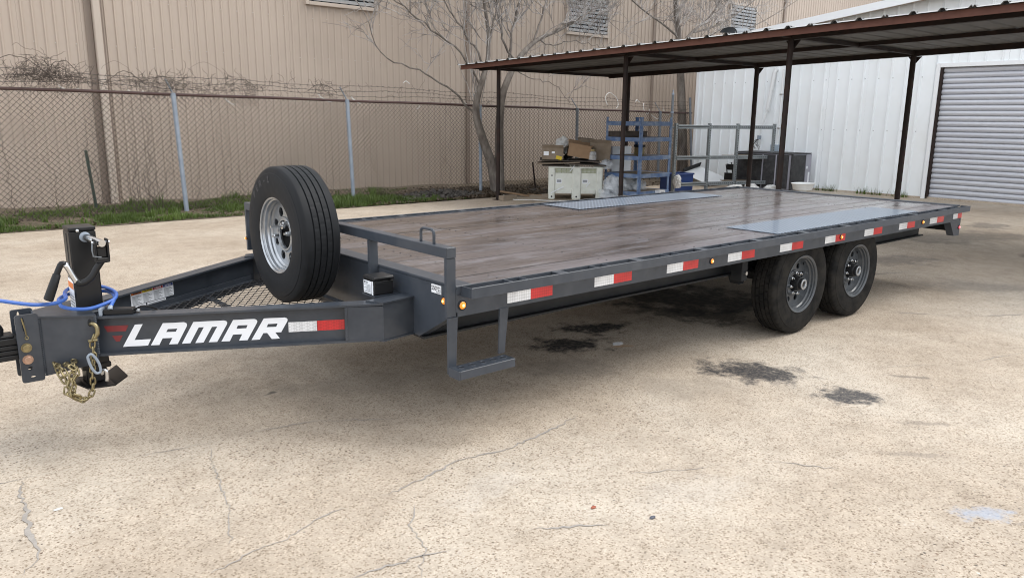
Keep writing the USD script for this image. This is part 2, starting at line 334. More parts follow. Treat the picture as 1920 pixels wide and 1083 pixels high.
        l += [('g.position', f'sm{k}.vector'), (f'sm{k}.vector', f'sl{k}.vector1'), ('g.position', f'sn{k}.vector'), (f'sn{k}.fac', f'sa{k}.value1'),
              (f'sl{k}.value', f'sb{k}.value1'), (f'sa{k}.value', f'sb{k}.value2'), (f'sb{k}.value', f'sr{k}.value'), ('g.position', f'st{k}.vector'), (f'st{k}.fac', f'su{k}.value'), (f'sr{k}.result', f'sq{k}.value1'), (f'su{k}.result', f'sq{k}.value2'), (f'sq{k}.value', f'sx{k}.fac'), (col, f'sx{k}.color1')]
        col = f'sx{k}.color'
    l += [(col, 'p.base_color'), ('m3.color', 'bw.color'), ('bw.val', 'b.height'), ('b.normal', 'p.normal')]
    return usdkit.material(stage, '/World/Looks/aggregate_concrete', n, l, surface='p.BSDF')
m_conc = concrete()
m_joint = M('joint_dirt', (.07, .058, .045), (.11, .09, .07), 12, rough=.9)
m_crack = M('crack_dirt', (.27, .245, .22), (.35, .32, .285), 20, rough=.9)
m_soil = M('verge_soil', (.075, .058, .038), (.13, .10, .068), 7, rough=.95, bump=.6, bscale=40)
m_tan = M('tan_wall_sheet', (.412, .336, .272), (.436, .358, .292), .5, rough=.5, dust=((.36, .30, .245), .6, .45))
m_tan_d = M('tan_trim', (.43, .362, .30), (.45, .38, .315), 3, rough=.5)
m_tan_dk = M('brown_trim', (.20, .155, .12), (.22, .17, .135), 3, rough=.5)
m_tan_s = M('screw_head', (.50, .47, .43), None, rough=.4)
m_scr = M('grey_screw', (.25, .26, .26), None, rough=.5)
m_wht = M('white_wall_sheet', (.81, .85, .865), (.84, .875, .89), .9, rough=.36, coat=.1, dust=((.74, .75, .73), .5, 1.1), bump=.03, bscale=2.2)
m_whttrim = M('white_trim', (.76, .78, .79), None, rough=.4)
m_galv_sheet = M('galvanised_sheet', (.34, .35, .36), (.42, .43, .44), 4, rough=.5, metal=.35)
m_roofsheet = M('canopy_sheet', (.10, .10, .10), (.135, .135, .132), 3, rough=.6)
m_door = M('door_curtain', (.50, .515, .56), (.56, .575, .615), 1.0, rough=.38, metal=.25, stretch=(1, .4, 4))
m_brown = M('brown_primer_steel', (.013, .0085, .0075), (.022, .013, .0105), 7, rough=.65, spec=.3, dust=((.055, .022, .014), .5, 5.0))
m_rustf = M('rusty_fascia', (.105, .042, .030), (.14, .058, .040), 8, rough=.75, dust=((.08, .035, .026), .6, 4.0))
m_railp = M('maroon_rail', (.050, .024, .020), (.065, .034, .028), 6, rough=.6)
m_wire = M('rusty_chain_link', (.036, .027, .021), (.062, .048, .038), 10, rough=.7)
m_barb = M('barbed_wire', (.05, .04, .035), (.09, .075, .065), 10, rough=.6)
m_galv = M('galvanised_post', (.22, .26, .31), (.29, .33, .38), 9, rough=.5, metal=.2)
m_galv_d = M('dull_galvanised_post', (.13, .145, .16), (.18, .195, .21), 9, rough=.55, metal=.2)
m_ribbon = M('pale_ribbon', (.72, .72, .69), (.5, .49, .46), 12, rough=.6)
m_vine = M('dry_vine', (.045, .034, .027), (.095, .074, .06), 14, rough=.9)
m_bark = M('grey_bark', (.095, .078, .065), (.21, .185, .16), 9, rough=.9, bump=.5, bscale=40, stretch=(1, 1, .4))
m_twig = M('pale_twig', (.15, .13, .115), (.46, .43, .405), 5, rough=.85)
m_louv = M('louvre_slat', (.62, .65, .68), (.70, .72, .74), 8, rough=.35, metal=.3)
m_dark = M('dark_opening', (.012, .012, .013), None, rough=.9)
m_bin = M('bin_plastic', (.68, .70, .63), (.74, .755, .69), 5, rough=.5, dust=((.40, .39, .33), .4, 6.0))
m_binvent = M('bin_vent_plastic', (.36, .38, .24), (.42, .44, .29), 6, rough=.6)
m_card = M('cardboard', (.26, .165, .095), (.30, .195, .115), 8, rough=.85)
m_card2 = M('weathered_cardboard', (.20, .155, .11), (.25, .20, .15), 8, rough=.85)
m_cardd = M('dark_wet_cardboard', (.055, .045, .038), (.10, .08, .065), 9, rough=.85)
m_bluep = M('blue_rack_paint', (.075, .145, .31), (.15, .22, .36), 6, rough=.45, dust=((.36, .42, .49), .9, 7.0))
m_bluet = M('blue_tote', (.014, .040, .15), (.02, .05, .18), 5, rough=.4)
m_rack = M('zinc_rack', (.20, .225, .235), (.27, .295, .305), 12, rough=.45, metal=.4)
m_board = M('particle_board', (.20, .165, .12), (.25, .21, .16), 14, rough=.85)
m_panelw = M('pale_panel', (.50, .54, .58), (.56, .60, .64), 4, rough=.5)
m_acdark = M('black_coil_face', (.022, .022, .024), (.04, .04, .042), 9, rough=.7, dust=((.10, .10, .10), .5, 12.0))
m_acgrey = M('grey_unit_panel', (.30, .30, .35), (.34, .34, .39), 6, rough=.5)
m_pvc = M('white_pvc', (.72, .74, .74), None, rough=.35)
m_elbox = M('grey_blue_box', (.30, .37, .43), (.34, .41, .47), 6, rough=.5)
m_paper = M('white_wrap', (.58, .58, .56), (.70, .70, .68), 9, rough=.6)
m_film = usdkit.material(stage, '/World/Looks/clear_film', {
    't': ('transparent_bsdf', {'color': (.93, .94, .95)}), 'p': ('principled_bsdf', {'base_color': (.86, .88, .90), 'roughness': .2, 'specular_ior_level': .8}),
    'g': ('geometry', {}), 'n': ('noise_texture', {'scale': 9.0, 'detail': 4.0}), 'r': ('map_range', {'from_min': .35, 'from_max': .65, 'to_min': .03, 'to_max': .38, 'clamp': True}),
    'm': ('mix_closure', {})}, [('g.position', 'n.vector'), ('n.fac', 'r.value'), ('r.result', 'm.fac'), ('t.BSDF', 'm.closure1'), ('p.BSDF', 'm.closure2')], surface='m.closure')
def leafy(name, ramp, trans, scale=1.5):
    return usdkit.material(stage, '/World/Looks/' + name, {
        'g': ('geometry', {}), 'n': ('noise_texture', {'scale': scale, 'detail': 3.0}), 'a': ('math', {'math_type': 'multiply_add', 'value2': .55}),
        'a2': ('math', {'math_type': 'multiply', 'value2': .45}),
        'r': ('rgb_ramp', {'ramp': ramp}), 'd': ('principled_bsdf', {'roughness': .6}), 't': ('translucent_bsdf', {}), 'm': ('mix_closure', {'fac': trans})},
        [('g.position', 'n.vector'), ('g.random_per_island', 'a2.value1'), ('n.fac', 'a.value1'), ('a2.value', 'a.value3'), ('a.value', 'r.fac'), ('r.color', 'd.base_color'), ('r.color', 't.color'),
         ('d.BSDF', 'm.closure1'), ('t.BSDF', 'm.closure2')], surface='m.closure')
m_grass = leafy('grass_blade', [(.12, (.055, .085, .02)), (.38, (.11, .165, .034)), (.58, (.18, .23, .06)), (.80, (.29, .26, .12))], .35)
m_litter = leafy('leaf_litter', [(.2, (.06, .042, .026)), (.5, (.13, .09, .055)), (.8, (.22, .16, .10))], .1, 5)
m_stone = M('rubble_stone', (.10, .09, .078), (.24, .21, .18), 14, rough=.9, per=.6)
m_chalk = M('pale_debris', (.55, .55, .52), None, rough=.8)

# ================================================================== GROUND
ground = thing('ground', 'pale exposed-aggregate concrete yard with dark oil stains and cracks', 'ground', kind='structure')
obj('subgrade', MB().box(-160, 160, -160, 160, -.6, -.03), m_joint, ground)
def slab(x0, x1, y0, y1):
    # one cast slab, edges eased
    obj('concrete_slab', MB().box(x0, x1, y0, y1, -.12, 0, .006), m_conc, ground)
JX = [-18.0, 5.765, 12.80, 15.47]
for a, b in zip(JX[:-1], JX[1:]):
    slab(a + .006, b - .006, -14.0, 9.46 if a < 12 else 10.6)
obj('distant_paving', MB().box(-120, 120, -120, -14.012, -.12, -.004), m_conc, ground)
obj('distant_paving', MB().box(-120, -18.012, -13.99, 9.4, -.12, -.004), m_conc, ground)
def crack(pts, w):
    P = np.array(pts, float)
    d = np.r_[0, np.cumsum(np.linalg.norm(np.diff(P, axis=0), axis=1))]
    t = np.linspace(0, d[-1], max(8, int(d[-1] / .022)))
    Q = np.stack([np.interp(t, d, P[:, 0]), np.interp(t, d, P[:, 1])], 1)
    T = np.gradient(Q, axis=0); T /= np.linalg.norm(T, axis=1, keepdims=True); Nn = np.stack([-T[:, 1], T[:, 0]], 1)
    Q += Nn * (rng.normal(0, .006, len(Q)) + .022 * (meshkit.noise(np.c_[t * 6, 0 * t, 0 * t + P[0, 0]]) - .5))[:, None]
    ww = w * (.25 + 1.3 * meshkit.noise(np.c_[t * 9, 0 * t + 5, 0 * t + P[0, 1]])) * np.minimum(1, np.minimum(t + .02, d[-1] - t + .02) / .15) * np.clip(2.6 * meshkit.noise(np.c_[t * 4.3, 0 * t + 9, 0 * t + P[0, 1] * 3]) - .35, .08, 1.5)
    A, B = Q + Nn * ww[:, None] / 2, Q - Nn * ww[:, None] / 2
    V = np.vstack([np.c_[A, np.full(len(A), .0025)], np.c_[B, np.full(len(B), .0025)]]); n = len(A); i = np.arange(n - 1)
    return V, np.vstack([np.stack([i, i + n, i + 1], 1), np.stack([i + 1, i + n, i + n + 1], 1)])
for pts, w in [([(-2.4, 1.02), (-1.75, .95), (-1.53, .91), (-1.25, .87), (-.92, .81), (-.6, .79), (-.32, .73), (.02, .47)], .006),
               ([(-.89, .79), (-.96, .55), (-1.01, .31), (-1.08, 0), (-1.16, -.19)], .006),
               ([(-1.28, -.34), (-1.1, -.29), (-.97, -.29), (-.8, -.22), (-.55, -.22), (-.33, -.21), (-.03, -.13), (.26, -.19), (.8, -.1)], .009),
               ([(-.44, -.38), (-.47, -.43), (-.55, -.51), (-.58, -.66), (-.71, -.84)], .009),
               ([(-.91, -.68), (-.66, -.72), (-.28, -.83), (-.16, -.84), (.07, -1.01)], .009),
               ([(-1.69, .9), (-1.71, .58), (-1.74, .38), (-1.72, .22), (-1.76, .12), (-1.81, .06)], .014),
               ([(.5, -.75), (.75, -.9), (1.1, -1.05), (1.3, -1.35)], .005), ([(3.0, -.75), (3.6, -1.1), (4.4, -1.3)], .004),
               ([(-1.1, 2.9), (-1.2, 3.5), (-.9, 4.2), (-1.0, 4.9)], .012), ([(.3, 5.0), (1.2, 5.3), (2.2, 5.2)], .01),
               ([(5.9, .9), (6.6, .6), (7.4, .75), (8.3, .5)], .012), ([(4.6, -.1), (5.0, -.6), (5.5, -.9)], .01)]:
    obj('crack', crack(pts, w * .8), m_crack, ground)
# planting strip between yard and tan building
def verge_mesh():
    xs, ys = np.linspace(-22, 15.38, 220), np.linspace(0, 1, 16)
    X, T = np.meshgrid(xs, ys, indexing='ij')
    edge = 9.47 + .10 * (meshkit.noise(np.stack([xs * 1.3, 0 * xs, 0 * xs], -1)) - .5) + .05 * (meshkit.noise(np.stack([xs * 6, 0 * xs + 3, 0 * xs], -1)) - .5)
    Y = edge[:, None] + T * (12.35 - edge[:, None])
    Z = .006 + .10 * np.minimum(1, T * 3) * meshkit.noise(np.stack([X * 1.7, Y * 1.7, 0 * X], -1)) + .02 * np.minimum(1, T * 6)
    n = len(ys); i, j = np.meshgrid(np.arange(len(xs) - 1), np.arange(n - 1), indexing='ij')
    F = np.stack([i * n + j, (i + 1) * n + j, (i + 1) * n + j + 1, i * n + j + 1], -1).reshape(-1, 4)
    return np.stack([X, Y, Z], -1).reshape(-1, 3), F
obj('verge', verge_mesh(), m_soil, None, True, kind='structure', label='bare brown soil strip along the foot of the tan building', cat='soil')
def verge_z(x, y):
    return .012 + .10 * np.clip((y - 9.47) / 2.88 * 3, 0, 1) * meshkit.noise(np.stack([x * 1.7, y * 1.7, 0 * x], -1))

def blades(n, x0, x1, yfun, hfun, lean=.6, w=.006):
    x = rng.uniform(x0, x1, n); y = yfun(x, n); h = hfun(x, y) * rng.uniform(.5, 1.25, n)
    keep = h > .012; x, y, h = x[keep], y[keep], h[keep]; n = len(x)
    z = verge_z(x, y); a = rng.uniform(0, 2 * PI, n); le = rng.uniform(.1, lean, n) * h
    wv = np.stack([-np.sin(a), np.cos(a), 0 * a], 1) * (w * rng.uniform(.6, 1.5, n))[:, None]
    d = np.stack([np.cos(a), np.sin(a), 0 * a], 1)
    b = np.stack([x, y, z - .004], 1)
    mid = b + d * (le * .3)[:, None] + np.array([0, 0, 1]) * (h * .6)[:, None]; tip = b + d * le[:, None] + np.array([0, 0, 1]) * h[:, None]
    V = np.stack([b - wv, b + wv, mid - wv * .8, mid + wv * .8, tip], 1).reshape(-1, 3); k = np.arange(n)[:, None] * 5
    F = (k[:, :, None] + np.array([[0, 1, 3], [0, 3, 2], [2, 3, 4]])[None]).reshape(-1, 3)
    return V, F
def grass_h(x, y):
    dens = meshkit.fbm(np.stack([x * 1.1, y * 1.5, 0 * x], -1), 3)
    fade = np.clip((7.6 - x) / 1.6, 0, 1)
    back = np.clip((11.9 - y) / .6, .3, 1)
    return (.025 + .13 * np.clip(dens - .36, 0, 1) * 2.2 + .10 * (meshkit.noise(np.stack([x * 5, y * 5, 0 * x], -1)) > .8)) * fade * back * np.where(dens + .25 * (y < 10.1) > .40, 1, .35)
g1 = blades(46000, -5, 7.8, lambda x, n: 9.46 + 2.45 * rng.beta(1.0, 1.7, n), grass_h, w=.007)
obj('grass', g1, m_grass, None, label='green weedy grass growing along the foot of the chain-link fence', cat='grass', kind='stuff')
# leaf litter and rubble by the tree
def litter_mesh(n, xf, yf):
    x, y = xf(n), yf(n); z = verge_z(x, y) + rng.uniform(.002, .03, n); a = rng.uniform(0, 2 * PI, n); s = rng.uniform(.015, .04, n)
    t = rng.normal(0, .5, (n, 2)); e1 = np.stack([np.cos(a), np.sin(a), t[:, 0]], 1) * s[:, None]; e2 = np.stack([-np.sin(a), np.cos(a), t[:, 1]], 1) * s[:, None] * .6
    c = np.stack([x, y, z], 1); V = np.stack([c - e1, c - e2, c + e1, c + e2], 1).reshape(-1, 3); k = np.arange(n)[:, None] * 4
    return V, (k[:, :, None] + np.array([[0, 1, 2], [0, 2, 3]])[None]).reshape(-1, 3)
obj('leaf_litter', litter_mesh(6500, lambda n: np.where(rng.random(n) < .6, rng.normal(8.3, 1.2, n), rng.uniform(-3, 15.2, n)), lambda n: 9.42 + 2.3 * rng.beta(1, 2.2, n)),
    m_litter, None, label='dry brown leaf litter scattered around the bare tree', cat='leaf litter', kind='stuff')
ico = trimesh.creation.icosphere(1)
def stones(spec):
    mb = MB()
    for x, y, z, s in spec:
        v = np.array(ico.vertices) * s * rng.uniform(.6, 1.2, 3); v *= (1 + .35 * (rng.random((len(v), 1)) - .5))
        a = rng.uniform(0, PI); R = np.array([[math.cos(a), -math.sin(a), 0], [math.sin(a), math.cos(a), 0], [0, 0, 1]])
        mb.add(v @ R.T + [x, y, z], ico.faces)
    return mb
sp = []
for _ in range(700):
    x = rng.normal(7.0, .5) if rng.random() < .6 else rng.uniform(6.0, 10.6); y = 9.75 + .5 * rng.random() + (.15 * rng.normal())
    y = max(9.6, min(10.9, y))
    top = .13 * math.exp(-((x - 6.95) / .75) ** 2 - ((y - 10.1) / .4) ** 2)
    sp.append((x, y, .03 + top * rng.random(), .012 + .045 * rng.random() ** 2))
obj('rubble', stones(sp), m_stone, None, label='low heap of dark broken rubble at the fence beside the bare tree', cat='rubble', kind='stuff')
# single bits on the concrete
def chip(name, x, y, s, mat, label, cat, flat=.3, a=0.0):
    v = np.array(ico.vertices) * [s, s * .6, s * flat]; v *= (1 + .3 * (rng.random((len(v), 1)) - .5)); c, q = math.cos(a), math.sin(a)
    v = v @ np.array([[c, -q, 0], [q, c, 0], [0, 0, 1]]).T; v[:, 2] -= v[:, 2].min()
    obj(name, MB().add(v + [x, y, 0], ico.faces), mat, None, label=label, cat=cat)
chip('stone_chip', .128, -.872, .014, M('red_stone', (.30, .07, .03), (.25, .06, .03)), 'small reddish stone chip on bare concrete in the foreground', 'stone')
chip('paper_scrap', -1.605, .525, .019, m_chalk, 'tiny white paper scrap beside the long crack at lower left', 'paper scrap', .12)
chip('stone_chip', .255, -1.085, .016, M('slate_stone', (.07, .075, .09), (.1, .1, .12)), 'small slate grey stone chip near the bottom centre of the concrete', 'stone')
chip('plastic_flake', 2.02, .70, .05, m_film, 'pale clear plastic flake beside the black oil stain under the trailer', 'plastic scrap', .15)

# ================================================================== RIBBED SHEET WALLS
def rib_section(y0, y1, pitch, h, base, top, phase=0.0):
    """(u, out) profile between y0 and y1 with trapezoid ribs every pitch."""
    out = [(y0, 0.0)]; k = math.floor((y0 - phase) / pitch) - 1
    while True:
        c = phase + k * pitch; k += 1
        if c > y1 + base: break
        for du, o in ((-base / 2, 0), (-top / 2, h), (top / 2, h), (base / 2, 0)):
            if y0 < c + du < y1: out.append((c + du, o))
    out.append((y1, 0.0))
    return out
def rib_panel(o, u, w, prof, z0, ztop):
    """sheet in the frame o + a*u + z*up + out*w; ztop(a) is the top edge."""
    o, u, w = (np.array(q, float) for q in (o, u, w)); up = np.array([0, 0, 1.0])
    lo = [o + a * u + z0 * up + r * w for a, r in prof]; hi = [o + a * u + ztop(a) * up + r * w for a, r in prof]
    # thin sheet with a back face
    n = len(prof); V = np.array(lo + hi + [p - w * .002 for p in lo] + [p - w * .002 for p in hi]); i = np.arange(n - 1)
    q = np.stack([i, i + 1, n + i + 1, n + i], 1); q2 = np.stack([2 * n + i + 1, 2 * n + i, 3 * n + i, 3 * n + i + 1], 1)
    if np.dot(np.cross(u, up), w) < 0: q, q2 = q[:, ::-1], q2[:, ::-1]
    return V, np.vstack([q, q2])

# ---- tan warehouse at the back (wall plane y = 12)
YB, TOP = 12.0, 8.2
tan = thing('tan_warehouse', 'long tan ribbed-metal warehouse wall behind the chain-link fence', 'building')
LOUV = [(5.24, 6.72, 3.80), (12.36, 13.80, 3.76), (19.34, 20.70, 3.72)]
P_ = .914
k0, k1 = int(-9 / P_), int(41 / P_)
for k in range(k0, k1):
    a, b = k * P_ + .25, (k + 1) * P_ + .25
    prof = rib_section(a + .001, b - .001, .1524, .019, .046, .020, .25 + .07)
    off = .0015 * (k % 2)
    obj('wall_panel', rib_panel((0, YB - off, 0), (1, 0, 0), (0, -1, 0), prof, .03, lambda q: TOP), m_tan, tan)
fz = MB()
for x in np.arange(-1.5, 36, .3048):
    for z in (1.45, 2.72, 3.48, 4.6):
        if rng.random() < .8: fz.box(x + .11, x + .124, YB - .0245, YB - .0175, z - .007, z + .007)
obj('screws', fz, m_tan_s, tan, kind='stuff')
obj('roof', MB().box(-9, 41, YB + .01, 40, TOP, TOP + .15), m_galv_sheet, tan)
obj('rear_wall', MB().box(-9, 41, YB + .05, YB + .2, -.1, TOP - .01), m_dark, tan)
obj('base_trim', MB().box(-9, 41, YB - .012, YB + .04, -.05, .05), m_tan_dk, tan)
def downspout(x, w, d, mat):
    obj('downspout', MB().box(x - w / 2, x + w / 2, YB - .035 - d, YB - .034, .05, TOP, .012), mat, tan)
downspout(1.387, .115, .10, m_tan_d)
obj('wall_trim', MB().box(1.215, 1.329, YB - .03, YB - .002, .05, TOP, .004), m_tan_dk, tan)
obj('wall_trim', MB().box(1.445, 1.49, YB - .05, YB - .002, .05, TOP, .004), m_tan_dk, tan)
for x in (9.17, 15.75, 22.4, 29.3):
    obj('wall_trim', MB().box(x - .045, x + .045, YB - .05, YB - .002, .05, TOP, .004), m_tan_dk, tan)
for x0, x1, z0 in LOUV:
    z1 = z0 + 1.36
    lv = sub('louvre_vent', tan)
    f = MB()
    yF = YB - .075
    for q in ((x0 - .07, x0, z0 - .07, z1 + .07), (x1, x1 + .07, z0 - .07, z1 + .07)): f.box(q[0], q[1], yF, YB + .03, q[2], q[3], .006)
    for q in ((z0 - .07, z0), (z1, z1 + .07)): f.box(x0 + .0005, x1 - .0005, yF, YB + .03, q[0], q[1], .006)
    obj('frame', f, m_tan_d, lv)
    obj('backing', MB().box(x0, x1, YB - .036, YB - .034, z0, z1), m_dark, lv)
    for q in range(14):
        zc = z0 + .05 + q * 1.36 / 14
        s_ = MB().bar((x0 + .002, YB - .052, zc), (x1 - .002, YB - .052, zc), .006, .072, up=(0, -.62, .78))
        obj('slat', s_, m_louv, lv)

# ---- white metal building on the right (gable end, wall plane x = 15.4, facing -x)
XW = 15.4
whb = thing('white_metal_building', 'white ribbed-metal building with a grey roll-up door', 'building')
def roof_z(y): return 3.42 + .118 * (10.1 - y) if y > .5 else 3.42 + .118 * 9.6 - .118 * (.5 - y)
DY0, DY1, DZ = .93, 4.02, 2.70
edges = [10.1 - .914 * i for i in range(0, 22)]
for i, (hi_, lo_) in enumerate(zip(edges[:-1], edges[1:])):
    segs = [(lo_, hi_, .04)]
    if lo_ < DY1 + .085 and hi_ > DY0 - .085:
        segs = []
        if hi_ > DY1 + .085: segs.append((DY1 + .085, hi_, .04))
        if lo_ < DY0 - .085: segs.append((lo_, DY0 - .085, .04))
        segs.append((max(lo_, DY0 - .085), min(hi_, DY1 + .085), DZ + .085))
    for y0, y1, zb in segs:
        prof = [(-y, o) for y, o in rib_section(y0 + .001, y1 - .001, .3048, .022, .045, .022, .15)][::-1]
        obj('wall_panel', rib_panel((XW - .0015 * (i % 2), 0, 0), (0, -1, 0), (-1, 0, 0), prof, zb, lambda q: roof_z(-q)), m_wht, whb)
fz = MB()
for y in np.arange(-2.0, 10, .3048):
    for z in (1.40, 2.52, 3.2):
        yy = -(math.floor((-y - .15) / .3048) * .3048 + .15) - .05
        if rng.random() < .9 and z < roof_z(yy) - .1 and not (DY0 - .1 < yy < DY1 + .1 and z < DZ + .1): fz.box(XW - .006, XW - .002, yy - .008, yy + .008, z - .008, z + .008)
obj('screws', fz, m_scr, whb, kind='stuff')
obj('foundation', MB().box(XW - .02, 27, -9, 10.1, -.1, .04), m_conc, whb)
obj('side_wall', MB().box(XW + .01, 27, 10.06, 10.1, .05, 3.40), m_wht, whb)
obj('side_wall', MB().box(XW + .01, 27, -9.0, -8.96, .05, 3.38), m_wht, whb)
obj('inner_lining', MB().box(XW + .16, XW + .2, -8.9, 10.0, .05, 3.3), m_dark, whb)
for sgn in (1, -1):
    ye = 10.35 if sgn > 0 else -9.35
    d = 1 if sgn > 0 else -1
    p0, p1 = (.5, roof_z(.5)), (ye, roof_z(ye))
    rf = MB(); rf.prism([(p0[0], p0[1] + .02), (p1[0], p1[1] + .02), (p1[0], p1[1] + .07), (p0[0], p0[1] + .07)], (XW - .30, 0, 0), (0, 1, 0), (0, 0, 1), (12, 0, 0))
    obj('roof', rf, m_whttrim, whb)
    rk = MB(); rk.prism([(p0[0], p0[1] - .06), (p1[0], p1[1] - .06), (p1[0], p1[1] + .10), (p0[0], p0[1] + .10)], (XW - .33, 0, 0), (0, 1, 0), (0, 0, 1), (.026, 0, 0))
    obj('rake_trim', rk, m_whttrim, whb)
    sf = MB(); sf.prism([(p0[0], p0[1] - .03), (p1[0], p1[1] - .03), (p1[0], p1[1] + .018), (p0[0], p0[1] + .018)], (XW - .302, 0, 0), (0, 1, 0), (0, 0, 1), (.268, 0, 0))
    obj('soffit', sf, m_tan_d, whb)
obj('corner_trim', MB().box(XW - .035, XW + .08, 10.055, 10.135, .04, 3.40, .004), m_whttrim, whb)
# roll-up door
door = sub('roll_up_door', whb)
obj('backing', MB().box(XW + .10, XW + .12, DY0, DY1, 0, DZ + .02), m_dark, door)
NS = 25; hs = DZ / NS
for k in range(NS):
    z0 = k * hs
    prof = [(XW + .075, z0 + .002), (XW + .060, z0 + .012), (XW + .045, z0 + hs * .30), (XW + .041, z0 + hs * .5), (XW + .045, z0 + hs * .70), (XW + .060, z0 + hs - .012), (XW + .075, z0 + hs - .002), (XW + .09, z0 + hs - .002), (XW + .09, z0 + .002)]
    obj('slat', MB().prism([(p[0] - XW, p[1]) for p in prof], (XW, DY0 + .052, 0), (1, 0, 0), (0, 0, 1), (0, DY1 - DY0 - .104, 0)), m_door, door, 40)
for y in (DY1 - .05, DY0):
    obj('jamb', MB().box(XW - .02, XW + .098, y, y + .05, .0, DZ, .003), m_brown, door)
for y0, y1, z0, z1 in ((DY1 + .001, DY1 + .085, .0, DZ + .085), (DY0 - .085, DY0 - .001, .0, DZ + .085), (DY0 - .0005, DY1 + .0005, DZ + .001, DZ + .085)):
    obj('door_trim', MB().box(XW - .034, XW + .09, y0, y1, z0, z1, .004), m_whttrim, door)
# conduit and box on the white wall
con = thing('electrical_conduit', 'white electrical conduit and grey-blue box on the white wall', 'conduit')
obj('pipe', MB().tube([(XW - .06, 7.58, 2.80), (XW - .06, 7.58, 1.02)], .022, 10), m_pvc, con, True)
obj('pipe', MB().tube([(XW + .02, 7.78, 2.78), (XW - .07, 7.78, 2.80), (XW - .09, 7.80, 2.72), (XW - .09, 7.87, 2.2), (XW - .10, 7.91, 1.85)], .045, 10), m_pvc, con, 40)
obj('junction_box', MB().box(XW - .15, XW - .034, 7.50, 7.72, .78, 1.02, .008), m_elbox, con)
obj('strap', MB().box(XW - .09, XW - .03, 7.54, 7.62, 2.2, 2.23, .003), m_zinc, con)
obj('strap', MB().box(XW - .09, XW - .03, 7.54, 7.62, 1.4, 1.43, .003), m_zinc, con)
wr = thing('loose_cable', 'loose white cable with a spray of black wire ends against the white wall', 'cable')
obj('sheath', MB().tube([(XW - .10, 7.91, 1.85), (XW - .12, 7.96, 1.6), (XW - .13, 8.03, 1.35), (XW - .13, 8.05, 1.22)], .022, 8), m_pvc, wr, True)
obj('connector', MB().cyl((XW - .13, 8.055, 1.23), (XW - .13, 8.06, 1.14), .05, 10), m_galv, wr, 40)
wm = MB()
for k in range(8):
    a = rng.uniform(-.7, .7); l = rng.uniform(.06, .24)
    wm.tube([(XW - .13, 8.06, 1.15), (XW - .15, 8.06 + .10 * a + .04, 1.13 - .1 * l), (XW - .16, 8.08 + .22 * a + .05, 1.10 - .6 * l), (XW - .15, 8.08 + .2 * a, 1.08 - l)], .0055, 4)
obj('wire_ends', wm, m_plastic, wr)
# weeds at the wall foot
wd = MB()
for _ in range(150):
    y = rng.choice([4.5, 5.0, 5.35, 6.1, 6.3]) + rng.normal(0, .09); x = XW - .07 - .05 * abs(rng.normal()); h = rng.uniform(.05, .2); a = rng.uniform(0, 2 * PI); w = .008
    b = np.array([x, y, 0]); d = np.array([math.cos(a), math.sin(a), 0]) * h * .5; t = np.array([-math.sin(a), math.cos(a), 0]) * w
    wd.add(np.array([b - t, b + t, b + d + [0, 0, h]]), np.array([[0, 1, 2]]))
obj('wall_weeds', wd, m_grass, None, label='sparse green weeds at the foot of the white wall', cat='weeds', kind='stuff')

# ================================================================== FENCE
YF = 10.2
def rail_z(x): return 1.93 - .0106 * (x + .3)
fence = thing('chain_link_fence', 'chain-link fence with maroon top rail and barbed wire before the tan wall', 'fence')
FX0, FX1 = -5.0, 15.34
obj('top_rail', MB().tube([(x, YF, rail_z(x) + .004 * math.sin(x * 2.1)) for x in np.linspace(FX0, FX1, 30)], .024, 8), m_railp, fence, True)
mesh_f = MB(); pit = .086
for fam in (0, 1):
    k = 0
    x = FX0 - 1.95
    while x < FX1:
        za, zb = .03, rail_z(np.clip(x + 1, FX0, FX1)) - .005
        xa, xb = (x, x + (zb - za)) if fam == 0 else (x + (zb - za), x)
        # clip to the ends
        p, q = np.array([xa, za]), np.array([xb, zb])
        def clip(p, q):
            for lim, s in ((FX0, 1), (FX1, -1)):
                if s * (p[0] - lim) < 0 and s * (q[0] - lim) < 0: return None
                if s * (p[0] - lim) < 0: t = (lim - p[0]) / (q[0] - p[0]); p = p + t * (q - p)
                elif s * (q[0] - lim) < 0: t = (lim - q[0]) / (p[0] - q[0]); q = q + t * (p - q)
            return p, q
        c = clip(p, q)
        if c is not None and abs(c[0][1] - c[1][1]) > .05:
            m_ = 5; T = np.linspace(0, 1, m_)[:, None]; L2 = c[0] + T * (c[1] - c[0])
            wob = .03 * (meshkit.noise(np.c_[L2 * 1.3, 0 * T]) - .5)
            P3 = np.c_[L2[:, 0] + .4 * wob, YF + (.004 if fam else -.004) + wob, L2[:, 1]]
            mesh_f.tube(P3, .0040, 3, caps=False)
        x += pit; k += 1
obj('wire_mesh', mesh_f, m_wire, fence)
PX = [-4.0, -.95, 2.04, 5.10, 8.14, 11.0, 14.0]
for i, x in enumerate(PX):
    zt = rail_z(x)
    xt = x - (.07 if x < 6 else .03)
    obj('post', MB().tube([(x, YF - .045, -.05), (xt, YF - .045, zt + .02)], .036, 10), m_galv if x < 9 else m_galv_d, fence, 40)
    arm = MB(); tip = (xt - .06, YF + .10, zt + .24)
    arm.bar((xt, YF - .045, zt + .01), tip, .022, .014)
    obj('barb_arm', arm, m_galv_d, fence)
    obj('post_band', MB().cyl((xt, YF - .045, zt - .05), (xt, YF - .045, zt - .015), .042, 10), m_galv if x < 9 else m_galv_d, fence, 40)
for q in range(3):
    f_ = (q + 1) / 3.05
    P = []
    for x in np.arange(FX0, FX1, .12):
        P.append((x, YF - .045 + .145 * f_ + .012 * math.sin(x * 3 + q), rail_z(x) + .02 + .25 * f_ + .02 * math.sin(x * 1.03 * 2 + q) + .006 * rng.normal()))
    obj('barbed_strand', MB().tube(P, .0042, 3), m_barb, fence)
bb = MB()
